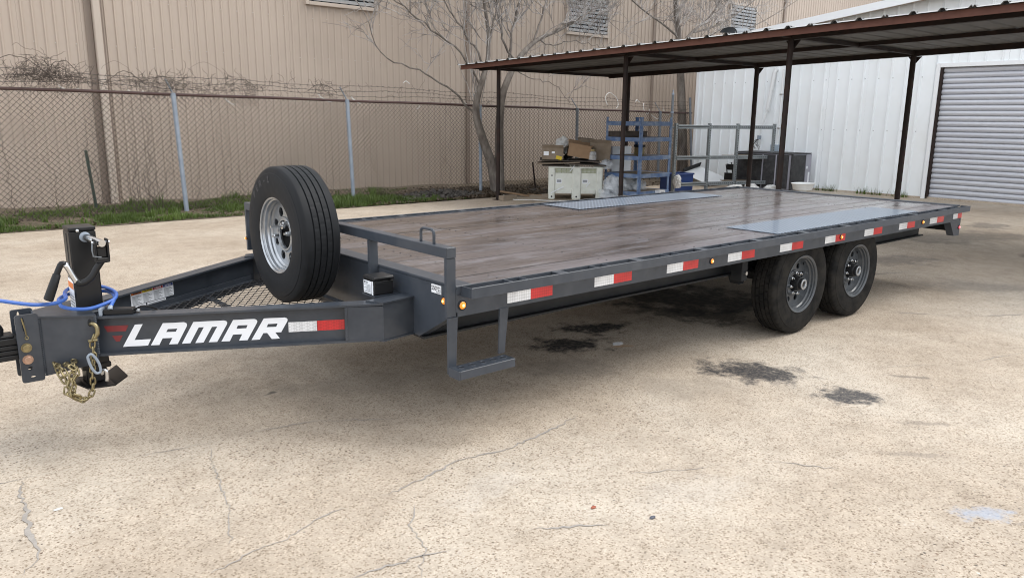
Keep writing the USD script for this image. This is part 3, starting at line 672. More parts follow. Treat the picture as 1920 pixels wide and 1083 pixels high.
for q in range(3):
    f_ = (q + 1) / 3.05
    for x in np.arange(FX0 + .05 * q, FX1, .13):
        c = np.array([x, YF - .045 + .145 * f_ + .012 * math.sin(x * 3 + q), rail_z(x) + .02 + .25 * f_ + .02 * math.sin(x * 1.03 * 2 + q)])
        for s in (0, 1):
            d = rng.normal(0, 1, 3); d /= np.linalg.norm(d); bb.tube([c - d * .022, c + d * .022], .003, 3, caps=False)
obj('barbs', bb, m_barb, fence, kind='stuff')

# pale razor ribbon loops along the barbed wire
rb = thing('razor_ribbon', 'broken pale loops of razor ribbon hanging in the barbed wire', 'razor wire')
def ribbon(c, R, a0, a1, tilt, mat=m_ribbon, wdt=.009):
    t = np.linspace(a0, a1, 18)
    P = np.array([[c[0] + R * math.cos(q), c[1] + R * .35 * math.sin(q + tilt), c[2] + R * .8 * math.sin(q) + .01 * math.sin(5 * q)] for q in t])
    return MB().tube(P, wdt * .55, 5)
for x, dz, R, a0, a1, pale in [(.55, .12, .16, 3.4, 5.4, 1), (1.45, .10, .14, 3.6, 5.6, 1), (2.95, -.02, .12, 3.2, 5.0, 1), (4.7, .14, .20, 3.3, 5.2, 1), (5.35, .12, .2, 3.3, 4.6, 1), (6.4, .30, .13, .8, 2.2, 1), (6.6, -.02, .10, 4.6, 6.3, 1),
                               (7.9, .1, .14, 3.2, 5.0, 1), (2.55, .26, .33, 0, 3.3, 0), (1.2, .28, .22, .2, 2.9, 0), (3.1, .18, .16, 0, 6.2, 0), (10.6, .22, .34, .5, 2.6, 0), (12.25, .22, .24, -1.2, 3.6, 1), (13.55, .10, .18, 2.2, 6.1, 1), (13.9, .0, .2, 3.4, 5.6, 1), (14.35, .06, .15, 2.8, 5.9, 1), (14.3, -.1, .22, 4.2, 5.9, 1), (13.2, .2, .09, 0.3, 2.9, 1)]:
    obj('ribbon_loop', ribbon((x, YF + .06, rail_z(x) + dz), R, a0, a1, rng.uniform(0, 1), wdt=.015 if pale else .0035), m_ribbon if pale else m_barb, rb)

# dry vines on the fence
vine = thing('dry_vine', 'tangle of dead brown vines along the top of the chain-link fence', 'vine')
vm = MB()
def curl(p, n, step, curlv, up=0.0):
    P = [np.array(p, float)]; d = rng.normal(0, 1, 3) * [1, .25, .6]; d /= np.linalg.norm(d)
    for _ in range(n):
        d = d + rng.normal(0, curlv, 3) * [1, .3, 1]; d[2] += up; d /= np.linalg.norm(d); P.append(P[-1] + d * step)
    return P
for _ in range(640):
    u = rng.random()
    if u < .42: x = rng.normal(.22, .28); z = rail_z(x) + .12 + abs(rng.normal(0, .13)) * max(.2, 1 - ((x - .22) / .55) ** 2)
    elif u < .9: x = rng.choice([1.25, 1.55, 1.9, 2.15, 2.35, 3.0, 3.25, 4.65]) + rng.normal(0, .22); z = rail_z(x) + .13 + rng.normal(0, .06)
    else: x = rng.uniform(-2, 9); z = rail_z(x) + .12 + rng.normal(0, .06)
    vm.tube(curl((x, YF + .05 + rng.normal(0, .07), z), 9, .035, .55), [.0028] * 9 + [.001], 3, caps=False)
obj('tangle', vm, m_vine, vine, kind='stuff')
vm = MB()
for x0 in np.r_[rng.uniform(-1.5, 4, 26), rng.uniform(4, 9, 6)]:
    p = np.array([x0, YF - .012, .05]); P = [p]; top = rng.uniform(.5, 1.85)
    while P[-1][2] < top:
        P.append(P[-1] + [rng.normal(.0, .03), rng.normal(0, .004), .06])
    vm.tube(P, np.linspace(.0048, .002, len(P)), 4, caps=False)
    for q in P[3::3]:
        if rng.random() < .6: vm.tube(curl(q, 5, .03, .5), .0018, 3, caps=False)
obj('climbing_stems', vm, m_vine, vine, kind='stuff')
vm = MB()
for _ in range(240):
    x = rng.uniform(-1.5, 4.2); z = rng.uniform(.2, 1.75); c = np.array([x, YF - .014, z])
    e = rng.normal(0, .012, (3, 3)); vm.add(c + e, np.array([[0, 1, 2]]))
obj('dead_leaves', vm, m_vine, vine, kind='stuff')
vm = MB()
for a, b, h in [(-.6, .35, .33), (.2, .75, .30), (1.05, 1.6, .18), (1.5, 2.2, .13), (4.3, 4.9, .14), (2.9, 3.4, .16)]:
    t = np.linspace(0, 1, 14); vm = MB(); vm.tube(np.c_[a + (b - a) * t, YF + .08 + 0 * t, rail_z(a) + .13 + h * np.sin(PI * t) + .01 * rng.normal(0, 1, 14)], .005, 5); obj('arched_stem', vm, m_vine, vine)

# stakes standing at the fence
tp = thing('fence_stake', 'dark green metal stake standing between the chain-link fence and the tan wall', 'stake', loc=(0, 0, 0))
obj('shaft', MB().bar((.94, 11.2, -.05), (.86, 11.2, 1.02), .04, .035, up=(0, 1, 0)), M('green_stake', (.035, .06, .045), (.05, .08, .06)), tp)
obj('web', MB().bar((.94, 11.172, -.05), (.86, 11.172, 1.02), .008, .03, up=(0, 1, 0)), M('green_stake_dark', (.03, .05, .04)), tp)
st = thing('rusty_stake', 'thin rusty rod leaning by the fence left of the white bin', 'stake')
obj('shaft', MB().tube([(9.62, 10.05, 0), (9.52, 10.05, .62)], .018, 8), m_brown, st, 40)
obj('cap', MB().cyl((9.52, 10.05, .62), (9.518, 10.05, .64), .022, 8), m_brown, st)

# ================================================================== CANOPY
can = thing('carport_canopy', 'low brown steel carport with ribbed sheet roof and rusty front fascia', 'carport')
XFp, XBp = 7.7, 11.45
def zu(y): return 2.712 - .0225 * y            # underside of the long beams
YA, YBk = 9.62, -4.6
for x in (XFp, XBp):
    for y in (9.04, 5.80, 2.90, -.45, -3.6):
        obj('post', MB().cyl((x, y, -.02), (x, y, zu(y)), .038 if x == XFp else .044, 14), m_brown, can, 40)
        obj('post_plate', MB().box(x - .08, x + .08, y - .08, y + .08, .0, .012, .002), m_brown, can)
def longbeam(x, w, h, z_off, name, mat, y0=YA, y1=YBk):
    obj(name, MB().bar((x, y0, zu(y0) + z_off + h / 2), (x, y1, zu(y1) + z_off + h / 2), w, h, .003), mat, can)
longbeam(XFp, .075, .085, .001, 'beam', m_brown)
longbeam(XBp, .075, .085, .001, 'beam', m_brown)
longbeam(9.55, .06, .055, .030, 'purlin', m_brown)
longbeam(7.235, .006, .082, .001, 'fascia', m_rustf, YA + .02)
longbeam(7.262, .046, .006, .076, 'fascia_flange', m_brown, YA + .02)
longbeam(11.86, .05, .05, .034, 'purlin', m_brown)
for y in (9.55, 5.80, 2.90, -.45, -3.6):
    for a, b in ((7.29, XFp - .04), (XFp + .04, 9.515), (9.585, XBp - .04)):
        obj('rafter', MB().bar((a, y, zu(y) + .05), (b, y, zu(y) + .05), .055, .055, .002), m_brown, can)
for x in (XFp, XBp):
    for y in (2.90, 5.80):
        g = MB(); g.prism([(-.11, 0), (.11, 0), (.02, -.11), (-.02, -.11)], (x + .056, y, zu(y) - .001), (0, 1, 0), (0, 0, 1), (.006, 0, 0)); obj('gusset', g, m_brown, can)
y = YA + .03; k = 0
while y > YBk:
    y1 = max(y - .914, YBk)
    prof = rib_section(-y + .001, -y1 - .001, .3048, .024, .075, .035, .1)
    V = []
    for xx in (7.16, 11.98):
        for a, r in prof: V.append((xx, -a, zu(-a) + .0875 + r + .0012 * (k % 2)))
    V = np.array(V); n = len(prof); V = np.vstack([V, V - [0, 0, .0015]]); i = np.arange(n - 1)
    q = np.stack([i, n + i, n + i + 1, i + 1], 1); q2 = np.stack([2 * n + i, 2 * n + i + 1, 3 * n + i + 1, 3 * n + i], 1)
    obj('roof_sheet', (V, np.vstack([q, q2])), m_roofsheet, can)
    lips, plugs = MB(), MB()
    for (a0, r0), (a1, r1) in zip(prof[:-1], prof[1:]):
        if r0 == 0 and r1 == 0 and a1 - a0 > .05:
            m0, m1 = -a0, -a1; lips.bar((7.156, m0 - .004, zu(m0) + .0855), (7.156, m1 + .004, zu(m1) + .0865), .003, .009)
        if r0 > 0 and r1 > 0: m0 = -(a0 + a1) / 2; plugs.box(7.20, 7.206, m0 - .034, m0 + .034, zu(m0) + .085, zu(m0) + .108)
    if lips.V: obj('edge_lip', lips, m_whttrim, can)
    if plugs.V: obj('rib_closure', plugs, m_dark, can)  # added dark plates standing in for the shade inside the ribs
    y = y1; k += 1
blk = thing('timber_block', 'weathered block of wood at the foot of the front canopy post', 'wood block')
obj('block', MB().box(7.62, 7.98, 8.78, 8.93, 0, .10, .01), m_card2, blk)
obj('end_band', MB().box(7.90, 7.985, 8.777, 8.933, .001, .06, .006), m_board, blk)
bent = thing('bent_sheet', 'bent grey metal scrap lying on the carport roof edge', 'metal scrap')
bs = MB(); t = np.linspace(0, PI * .9, 10); A = np.stack([7.45 + 0 * t, 3.72 - .14 * np.cos(t), zu(3.7) + .115 + .10 * np.sin(t) ** .7], 1)
bs.add(np.vstack([A, A + [.35, 0, .02]]), np.array([[i, i + 1, i + 11, i + 10] for i in range(9)])); obj('curled_sheet', bs, m_galv_d, bent, True)
obj('edge_lip', MB().tube(A + [0, 0, .004], .006, 5), m_dark, bent)

# ================================================================== TREES
def wander(p, d, L, n, jit, up):
    P = [np.array(p, float)]; d = np.array(d, float); d /= np.linalg.norm(d)
    for _ in range(n):
        d = d + rng.normal(0, jit, 3); d[2] += up; d /= np.linalg.norm(d); P.append(P[-1] + d * L / n)
    return np.array(P)
def smooth_poly(pts, m):
    P = np.array(pts, float); d = np.r_[0, np.cumsum(np.linalg.norm(np.diff(P, axis=0), axis=1))]
    from scipy.interpolate import PchipInterpolator
    t = np.linspace(0, d[-1], m); return np.stack([PchipInterpolator(d, P[:, k])(t) for k in range(3)], 1)
def grow_on(P, r0, br, tw, n1, l1, n2, bias, y_lo=9.2, y_hi=11.8, n3=2):
    """side branches on a limb and twigs on those"""
    for _ in range(n1):
        i = rng.integers(len(P) // 4, len(P)); p = P[i]
        d = np.array([rng.normal(bias[0], .75), rng.normal(bias[1], .35), abs(rng.normal(.75, .4))])
        L = l1 * rng.uniform(.5, 1.25)
        B = wander(p, d, L, 9, .13, .05)
        B[:, 1] = np.clip(B[:, 1], y_lo, y_hi)
        br.tube(B, np.linspace(r0 * .40, .0045, len(B)), 5, caps=False)
        for _ in range(n2):
            j = rng.integers(2, len(B)); dd = (B[min(j + 1, len(B) - 1)] - B[j - 1]); dd /= np.linalg.norm(dd) + 1e-9
            dd = dd + rng.normal(0, .55, 3) * [1, .6, 1]
            T = wander(B[j], dd, L * rng.uniform(.3, .75), 7, .16, .06); T[:, 1] = np.clip(T[:, 1], y_lo - .1, y_hi + .05)
            tw.tube(T, np.linspace(.0085, .0040, len(T)), 3, caps=False)
            for _ in range(n3):
                q = rng.integers(1, len(T)); d3 = (T[q] - T[q - 1]); d3 /= np.linalg.norm(d3) + 1e-9
                W = wander(T[q], d3 + rng.normal(0, .6, 3) * [1, .5, 1], rng.uniform(.15, .55), 4, .2, .05); W[:, 1] = np.clip(W[:, 1], y_lo - .1, y_hi + .08)
                tw.tube(W, np.linspace(.0064, .0034, len(W)), 3, caps=False)
t1 = thing('bare_tree', 'leafless multi-stemmed grey tree rising at the fence beside the carport', 'tree')
stems = {'L': [(8.42, 9.98, -.05), (8.30, 9.96, .55), (8.02, 9.95, 1.18), (7.84, 9.95, 1.75), (8.03, 9.97, 2.35), (8.20, 10.0, 2.78), (8.24, 10.05, 3.3), (8.17, 10.1, 3.9), (8.1, 10.2, 5.2)],
         'R': [(8.50, 9.95, -.05), (8.47, 9.95, 1.28), (8.54, 9.98, 1.93), (8.83, 10.05, 2.48), (9.2, 10.15, 2.88), (9.85, 10.3, 3.29), (10.6, 10.5, 3.53), (11.9, 10.7, 4.1)]}
PL, PR = smooth_poly(stems['L'], 26), smooth_poly(stems['R'], 26)
tr = MB(); tr.tube(PL, .018 + .105 * np.linspace(1, 0, 26) ** 1.5, 12); obj('trunk', tr, m_bark, t1, True)
tr = MB(); tr.tube(PR, .020 + .095 * np.linspace(1, 0, 26) ** 1.25, 12); obj('trunk', tr, m_bark, t1, True)
limbs = [([PL[8], (7.2, 10.1, 2.2), (6.3, 10.15, 2.57), (5.95, 10.2, 2.66), (5.55, 10.2, 3.3)], .024), ([PL[11], (7.5, 10.1, 2.9), (7.0, 10.2, 3.25), (6.2, 10.3, 3.75), (5.6, 10.4, 4.2)], .026),
         ([PL[13], (7.8, 10.2, 3.2), (7.3, 10.3, 3.9), (6.9, 10.5, 4.8)], .024), ([PR[11], (8.95, 10.2, 3.2), (9.3, 10.3, 4.0), (9.5, 10.4, 5.2)], .035), ([PR[12], (8.8, 10.2, 3.1), (8.7, 10.4, 4.0), (8.6, 10.5, 5.0)], .028),
         ([PR[15], (9.9, 10.3, 3.7), (10.3, 10.4, 4.5), (10.6, 10.4, 5.4)], .026), ([PR[18], (10.9, 10.5, 3.75), (11.8, 10.7, 3.9), (12.9, 10.8, 4.4)], .024), ([PL[15], (8.5, 10.2, 3.6), (8.75, 10.3, 4.4), (8.9, 10.4, 5.3)], .024),
         ([PR[16], (10.2, 10.4, 3.2), (11.3, 10.6, 3.35), (12.4, 10.7, 3.3)], .015), ([PR[13], (9.5, 10.6, 2.6), (10.7, 10.7, 2.35), (11.3, 10.7, 1.9)], .013)]
br, tw = MB(), MB()
LP = []
for pts, r in limbs:
    q = smooth_poly(pts, 18); q[1:-1] += rng.normal(0, .018, (16, 3)); LP.append((q, r)); b_ = MB(); b_.tube(q, np.linspace(r, r * .35, 18), 7); obj('limb', b_, m_bark, t1, True)
for (q, r), bi, nb in zip(LP, [(-.3, .05), (-.7, .05), (-.5, .1), (.1, .1), (-.1, .1), (.5, .1), (.7, .1), (0, .1), (.6, .1), (.3, 0)], [4, 11, 11, 12, 12, 12, 13, 10, 6, 3]):
    grow_on(q, max(r, .016), br, tw, int(nb * 1.35), 1.25, 5, bi, n3=2)
grow_on(PL[12:], .028, br, tw, 11, 1.2, 5, (-.5, .05)); grow_on(PR[13:], .028, br, tw, 14, 1.2, 5, (.25, .05))
# whip shoots from low on the left stem
for _ in range(14):
    p = PL[rng.integers(8, 12)]; B = wander(p, (rng.normal(-.05, .3), .1, 1), rng.uniform(.8, 2.2), 9, .07, .03); br.tube(B, np.linspace(.011, .004, 10), 5, caps=False)
obj('branches', br, m_twig, t1, True); obj('twigs', tw, m_twig, t1, True, kind='stuff')
t2 = thing('bare_tree', 'slim leafless tree behind the fence at the corner of the white building', 'tree')
P2 = smooth_poly([(15.62, 10.6, -.05), (15.5, 10.6, 1.23), (15.31, 10.6, 2.63), (15.12, 10.6, 3.7), (14.9, 10.6, 4.7), (14.8, 10.7, 6)], 22)
tr = MB(); tr.tube(P2, np.linspace(.15, .04, 22), 12); obj('trunk', tr, m_bark, t2, True)
br, tw = MB(), MB()
for pts, r in [([P2[12], (15.8, 10.7, 3.9), (16.6, 10.8, 4.3), (17.5, 10.9, 5.2)], .045), ([P2[13], (14.6, 10.7, 4.0), (13.9, 10.8, 4.3), (13.0, 10.9, 4.8)], .03), ([P2[15], (16.0, 10.8, 5), (17.2, 10.9, 5.6)], .035), ([P2[11], (15.9, 10.8, 3.5), (16.9, 10.9, 3.9), (18.2, 11, 4.4)], .03), ([(15.8, 10.7, 3.9), (17.0, 10.9, 4.15), (18.8, 11, 4.9), (20, 11.1, 5.6)], .03), ([(15.9, 10.8, 3.5), (17.5, 11, 3.8), (19.5, 11.2, 4.4), (22, 11.3, 5.4)], .026)]:
    q = smooth_poly(pts, 16); b_ = MB(); b_.tube(q, np.linspace(r, r * .35, 16), 7); obj('limb', b_, m_bark, t2, True)
    grow_on(q, .024, br, tw, 14, 1.25, 5, (.3, .05), 10.3, 11.85)
grow_on(P2[10:], .026, br, tw, 18, 1.3, 5, (0, .05), 10.2, 11.85)
obj('branches', br, m_twig, t2, True); obj('twigs', tw, m_twig, t2, True, kind='stuff')

# galvanised pipe frame (old gate posts) in front of the slim tree
gf = thing('pipe_gate_frame', 'galvanised pipe frame with one crossbar standing before the slim tree', 'gate frame')
obj('upright', MB().tube([(14.02, 9.8, -.02), (14.0, 9.8, 2.2)], .032, 10), m_galv_d, gf, 40)
obj('upright', MB().tube([(14.98, 9.8, -.02), (14.70, 9.8, 2.15)], .03, 10), m_galv_d, gf, 40)
obj('crossbar', MB().cyl((14.033, 9.8, 1.40), (14.795, 9.8, 1.42), .025, 10), m_galv_d, gf, 40)
for z in (1.0, 1.75): obj('clamp', MB().cyl((14.005, 9.8, z), (14.004, 9.8, z + .05), .042, 10), m_galv, gf, 40)
obj('finial', MB().lathe([(0, .03), (.03, .036), (.06, .012), (.10, .02), (.13, .004)], (14.0, 9.8, 2.2), (0, 0, 1), 10), m_galv, gf, True)

# ================================================================== CLUTTER UNDER THE CARPORT
def local(ox, oy, rot):
    c, s = math.cos(rot), math.sin(rot); Mx = np.eye(4); Mx[:2, :2] = [[c, -s], [s, c]]; Mx[:3, 3] = [ox, oy, 0]; return Mx
# bulk bin
bin_ = thing('bulk_bin', 'white plastic pallet bin heaped with cardboard boxes by the fence', 'bin', loc=(8.585, 8.52, 0), rotz=-.74)
BW, BD, BH = 1.08, 1.0, .655
b = MB(); 
b.box(.03, BW - .03, .03, BD - .03, .13, .16)
for q in ((.03, BW - .03, .03, .055), (.03, BW - .03, BD - .055, BD - .03), (.03, .055, .055, BD - .055), (BW - .055, BW - .03, .055, BD - .055)): b.box(*q, .16, .53, .003)
obj('shell', b, m_bin, bin_)
for x0, x1 in ((0, .13), (.47, .65), (BW - .13, BW)):
    obj('corner_pillar', MB().box(x0, x1, 0, .10, 0, BH, .02), m_bin, bin_); obj('corner_pillar', MB().box(x0, x1, BD - .1, BD, 0, BH, .02), m_bin, bin_)
for x in (.065, .56): obj('drain_hole', MB().cyl((x, -.003, .06), (x, .004, .06), .018, 12), m_dark, bin_); 
obj('drain_hole', MB().cyl((.065, -.003, .48), (.065, .004, .48), .015, 12), m_dark, bin_)
obj('rim', MB().box(-.004, BW + .004, -.004, .035, BH - .03, BH + .003, .008), m_bin, bin_); obj('rim', MB().box(-.004, BW + .004, BD - .035, BD + .004, BH - .03, BH + .003, .008), m_bin, bin_)
obj('rim', MB().box(-.004, .035, .036, BD - .036, BH - .03, BH + .003, .008), m_bin, bin_); obj('rim', MB().box(BW - .035, BW + .004, .036, BD - .036, BH - .03, BH + .003, .008), m_bin, bin_)
for x0, x1 in ((.135, .465), (.655, BW - .135)):
    obj('bottom_rail', MB().box(x0, x1, .012, .06, .12, .20, .006), m_bin, bin_)
    for z in (.54, .57, .60): obj('vent_slat', MB().box(x0, x1, .022, .034, z, z + .011), m_binvent, bin_)
    for q in range(4): obj('vent_bar', MB().box(x0 + .02 + q * (x1 - x0 - .05) / 3, x0 + .034 + q * (x1 - x0 - .05) / 3, .018, .021, .53, BH - .03), m_binvent, bin_)
    obj('vent_backing', MB().box(x0, x1, .05, .052, .53, BH - .032), m_bin, bin_)
    obj('label', MB().box(x0 + .02, x0 + .13, .026, .0285, .32, .41), m_white, bin_); obj('label_print', MB().box(x0 + .032, x0 + .118, .0245, .0258, .345, .395), m_inkg, bin_)
for p, q in (((.05, -.006, .13), (.30, -.006, .26)), ((.42, -.008, .56), (.52, -.008, .70)), ((.75, .02, .26), (.83, .02, .35))):
    obj('strap', MB().bar(p, q, .008, .018), m_white, bin_)

def bn(x, y, z=None):
    a, b = x - 8.585, y - 8.52; c, s = math.cos(-.74), math.sin(-.74)
    q = (8.585 + a * c - b * s, 8.52 + a * s + b * c)
    return q if z is None else (*q, z)
def carton(name, label, cat, c, size, rot, mat, tilt=(0, 0), flaps=(1, 1, 1, 1), openx=True, group=None, extra=None):
    """open carton with walls and folded flaps."""
    w, d, h = size; R = trimesh.transformations.euler_matrix(tilt[0], tilt[1], rot); R[:3, 3] = c
    t = thing(name, label, cat, group)
    s_ = MB(); s_.box(-w / 2, w / 2, -d / 2, d / 2, 0, .006, 0, R)
    for q in ((-w / 2, w / 2, -d / 2, -d / 2 + .006), (-w / 2, w / 2, d / 2 - .006, d / 2), (-w / 2, -w / 2 + .006, -d / 2 + .006, d / 2 - .006), (w / 2 - .006, w / 2, -d / 2 + .006, d / 2 - .006)): s_.box(*q, .006, h, 0, R)
    obj('carton_body', s_, mat, t)
    fl = [((-w / 2, -d / 2, h), (w, 0, 0), (0, -1, 1.1)), ((-w / 2, d / 2, h), (w, 0, 0), (0, 1, .6)), ((-w / 2, -d / 2, h), (0, d, 0), (-1, 0, .35)), ((w / 2, -d / 2, h), (0, d, 0), (1, 0, .5))]
    for on, (o, a, dr) in zip(flaps, fl):
        if not on: continue
        dr = np.array(dr, float); dr /= np.linalg.norm(dr); o = np.array(o); a = np.array(a, float); L = min(w, d) * .45 * on
        n = np.cross(a / np.linalg.norm(a), dr) * .004
        V = np.array([o, o + a, o + a + dr * L, o + dr * L]); V = np.vstack([V, V + n]); V = V @ R[:3, :3].T + R[:3, 3]
        obj('flap', (V, np.array([[0, 1, 2, 3], [7, 6, 5, 4], [0, 4, 5, 1], [1, 5, 6, 2], [2, 6, 7, 3], [3, 7, 4, 0]])), mat, t)
    return t, R
zb = BH + .01
fc = thing('flattened_cardboard', 'dark flattened cardboard sheets lying across the top of the white bin', 'cardboard')
for x0, x1, y0, y1, z, r, m in [(8.45, 9.0, 8.50, 9.2, zb, .02, m_cardd), (8.35, 9.2, 8.47, 9.0, zb + .055, -.04, m_card2), (8.9, 9.72, 8.45, 9.1, zb + .03, .03, m_cardd), (8.40, 9.6, 8.55, 9.3, zb + .10, .015, m_cardd)]:
    Mx = trimesh.transformations.euler_matrix(.02, r, -.74); Mx[:3, 3] = bn((x0 + x1) / 2, (y0 + y1) / 2, z)
    obj('sheet', MB().box(-(x1 - x0) / 2, (x1 - x0) / 2, -(y1 - y0) / 2, (y1 - y0) / 2, 0, .022, .003, Mx), m, fc)
zt = zb + .13
t, R = carton('cardboard_box', 'open cardboard box with yellow sticker, leftmost on the white bin', 'cardboard box', bn(8.66, 8.68, zt), (.42, .36, .23), -.76, m_card2, flaps=(.45, .5, 0, .8))
d_ = sub('shipping_label', t)
obj('paper', MB().box(-.18, -.08, -.1835, -.1815, .08, .16, 0, R), m_white, d_); obj('paper', MB().box(-.02, .04, -.1835, -.1815, .12, .16, 0, R), m_white, d_)
obj('yellow_sticker', MB().box(.05, .17, -.1835, -.1815, .03, .10, 0, R @ trimesh.transformations.rotation_matrix(.25, (0, 1, 0))), m_yellow, t)
t, R = carton('cardboard_box', 'tilted brown cardboard box in the middle of the white bin', 'cardboard box', bn(9.16, 8.66, zt + .05), (.44, .34, .25), -.70, m_card, tilt=(0, .16), flaps=(0, .8, 0, .3))
t, R = carton('cardboard_box', 'tan cardboard box with raised flap at the right end of the bin', 'cardboard box', bn(9.62, 8.95, zt - .02), (.42, .36, .36), -.85, m_card2, tilt=(.05, .06), flaps=(.55, 0, 0, 0))
t, R = carton('cardboard_box', 'grey-brown open box standing behind the tilted box on the bin', 'cardboard box', bn(9.36, 9.05, zt + .02), (.36, .30, .36), -.55, m_card2, tilt=(-.1, .1), flaps=(0, .8, 0, .9))
cn = thing('glass_jar', 'small glass jar with a gold lid among the boxes on the bin', 'jar')
obj('body', MB().lathe([(0, .0), (0, .075), (.02, .085), (.14, .085), (.17, .06)], bn(9.44, 8.56, zt), (0, 0, 1), 18), m_film, cn, 40); obj('lid', MB().lathe([(.17, .064), (.21, .066), (.215, .0)], bn(9.44, 8.56, zt), (0, 0, 1), 18), m_gold, cn, 40)
obj('contents', MB().lathe([(.01, .0), (.01, .07), (.10, .07), (.10, 0)], bn(9.44, 8.56, zt), (0, 0, 1), 14), m_board, cn, 40)
def crumple(c, s, seed, n=3, k=2.6, amp=.5):
    v = np.array(trimesh.creation.icosphere(n).vertices); f = trimesh.creation.icosphere(n).faces
    nn = meshkit.fbm(v * k + seed, 4, seed); v = v * (1 - amp / 2 + amp * (nn[:, None] - .0)); q = v * np.array(s)
    return q + np.array(c), f
def film(name, label, lumps, cat='plastic film', mat=None):
    mb = MB()
    for i, (c, s, sd) in enumerate(lumps):
        for q in range(3):   # loose overlapping sheets
            v, f = crumple(c, np.array(s) * (1 - .2 * q), sd + 5 * q, 4, 1.6 + .7 * q, 1.15); v[:, 2] = np.maximum(v[:, 2], c[2] - s[2] * .9)
            mb.add(v, f)
    return obj(name, mb, mat or m_film, None, True, label=label, cat=cat)
film('plastic_film', 'crumpled clear plastic film heaped on the floor beside the white bin', [((9.46, 7.62, .24), (.17, .17, .24), 3), ((9.30, 7.55, .12), (.18, .18, .14), 4)])
film('plastic_film', 'crumpled clear plastic bag on the lower shelves of the blue rack', [((9.95, 7.75, .30), (.26, .22, .18), 8), ((10.2, 7.6, .28), (.2, .2, .13), 9)])
film('packing_paper', 'crumpled white packing paper sticking out behind the leftmost box', [(bn(8.86, 8.92, zt + .27), (.15, .12, .16), 12), (bn(9.0, 8.95, zt + .2), (.14, .12, .12), 13)], 'paper', m_paper)
film('plastic_film', 'white plastic wrapping draped between the bin and the blue rack', [((9.52, 7.85, .70), (.12, .14, .10), 15)])
bk = thing('black_tray', 'black plastic parts tray wedged between the two left boxes on the bin', 'tray')
Rb = trimesh.transformations.euler_matrix(.3, -.7, -.65); Rb[:3, 3] = bn(8.95, 8.72, zt + .02)
obj('tray_body', MB().box(-.15, .15, -.14, .14, 0, .03, .006, Rb), m_plastic, bk)
for q in range(4): obj('divider', MB().box(-.14 + q * .08, -.13 + q * .08, -.13, .13, .03, .07, 0, Rb), m_plastic, bk)
sw = thing('steel_strap', 'pale packing strap trailing on the concrete left of the white bin', 'packing strap')
obj('ribbon', MB().tube([(7.9, 8.75, .012), (8.15, 8.5, .02), (8.35, 8.2, .012), (8.7, 7.9, .02), (9.1, 7.7, .012)], .012, 5), m_ribbon, sw, True)
obj('curled_end', MB().tube([(7.9, 8.75, .012), (7.75, 8.95, .05), (7.86, 9.05, .09)], .011, 5), m_ribbon, sw, True)
wp = thing('brown_board', 'broken brown board lying in the litter left of the white bin', 'board')
Rw = trimesh.transformations.euler_matrix(.1, .16, -.5); Rw[:3, 3] = (8.35, 9.35, .06); obj('plank', MB().box(-.35, .35, -.06, .06, 0, .02, .003, Rw), m_card, wp)
obj('splinter', MB().bar((8.62, 9.2, .05), (8.9, 9.05, .03), .02, .012), m_card, wp)

# blue shelving
def shelving(name, label, corners, levels, top, mat, shelfmat, pr, bh, angle_posts=True, skip=()):
    t = thing(name, label, 'shelving unit'); c = [np.array(q, float) for q in corners]
    for q in c:
        mb = MB(); L = pr
        cx = np.mean(c, 0) - q; sx, sy = np.sign(cx[0] or 1), np.sign(cx[1] or 1)
        mb.box(q[0], q[0] + sx * L, q[1], q[1] + sy * .004, 0, top, 0); mb.box(q[0], q[0] + sx * .004, q[1] + sy * .0045, q[1] + sy * L, 0, top, 0)
        obj('post', mb, mat, t)
    for z in levels:
        for i in range(4):
            if (z, i) in skip: continue
            a, b_ = c[i], c[(i + 1) % 4]; d = (b_ - a) / np.linalg.norm(b_ - a)
            obj('beam', MB().bar((*(a + d * .006), z - bh / 2), (*(b_ - d * .006), z - bh / 2), .03, bh, .003), mat, t)
        if shelfmat is not None:
            poly = Polygon(c).buffer(-.02); obj('shelf_board', MB().prism(poly, (0, 0, z - .022), (1, 0, 0), (0, 1, 0), (0, 0, .014)), shelfmat, t)
    return t
N_, L_, R_2 = np.array([9.8, 7.2]), np.array([9.68, 8.02]), np.array([10.78, 7.24])
bs_ = shelving('blue_shelving', 'chalky blue steel shelving unit with five shelves beside the bin', [N_, R_2, R_2 + (L_ - N_), L_], [1.552, 1.245, .885, .535, .185], 1.635, m_bluep, m_board, .055, .082)
t, R = carton('cardboard_box', 'flat brown carton on the second shelf of the blue rack', 'cardboard box', (10.15, 7.85, 1.248), (.85, .3, .11), .0, m_cardd, flaps=(0, 0, 0, 0))
pb = thing('pale_panel', 'tall pale grey panel standing behind the blue shelving', 'panel')
obj('sheet', MB().box(10.25, 10.85, 8.35, 8.38, .0, 1.03, .004), m_panelw, pb); obj('edge_strip', MB().box(10.22, 10.248, 8.34, 8.39, .0, 1.04, .004), m_acgrey, pb)
pt = thing('gold_tin', 'small dark and gold tin on the middle shelf of the blue rack', 'tin')
obj('body', MB().box(10.18, 10.34, 7.55, 7.7, .888, 1.04, .01), m_gold, pt); obj('lid', MB().box(10.17, 10.35, 7.54, 7.71, 1.041, 1.09, .008), m_black, pt)
cb = thing('white_carton', 'small white carton on the floor under the blue shelving', 'carton')
obj('carton_body', MB().box(10.3, 10.48, 7.08, 7.2, .09, .20, .004), m_white, cb); obj('printed_mark', MB().box(10.34, 10.43, 7.0775, 7.079, .12, .17), m_inkg, cb)
obj('base_block', MB().box(10.28, 10.5, 7.07, 7.21, 0, .088, .004), m_card2, cb)

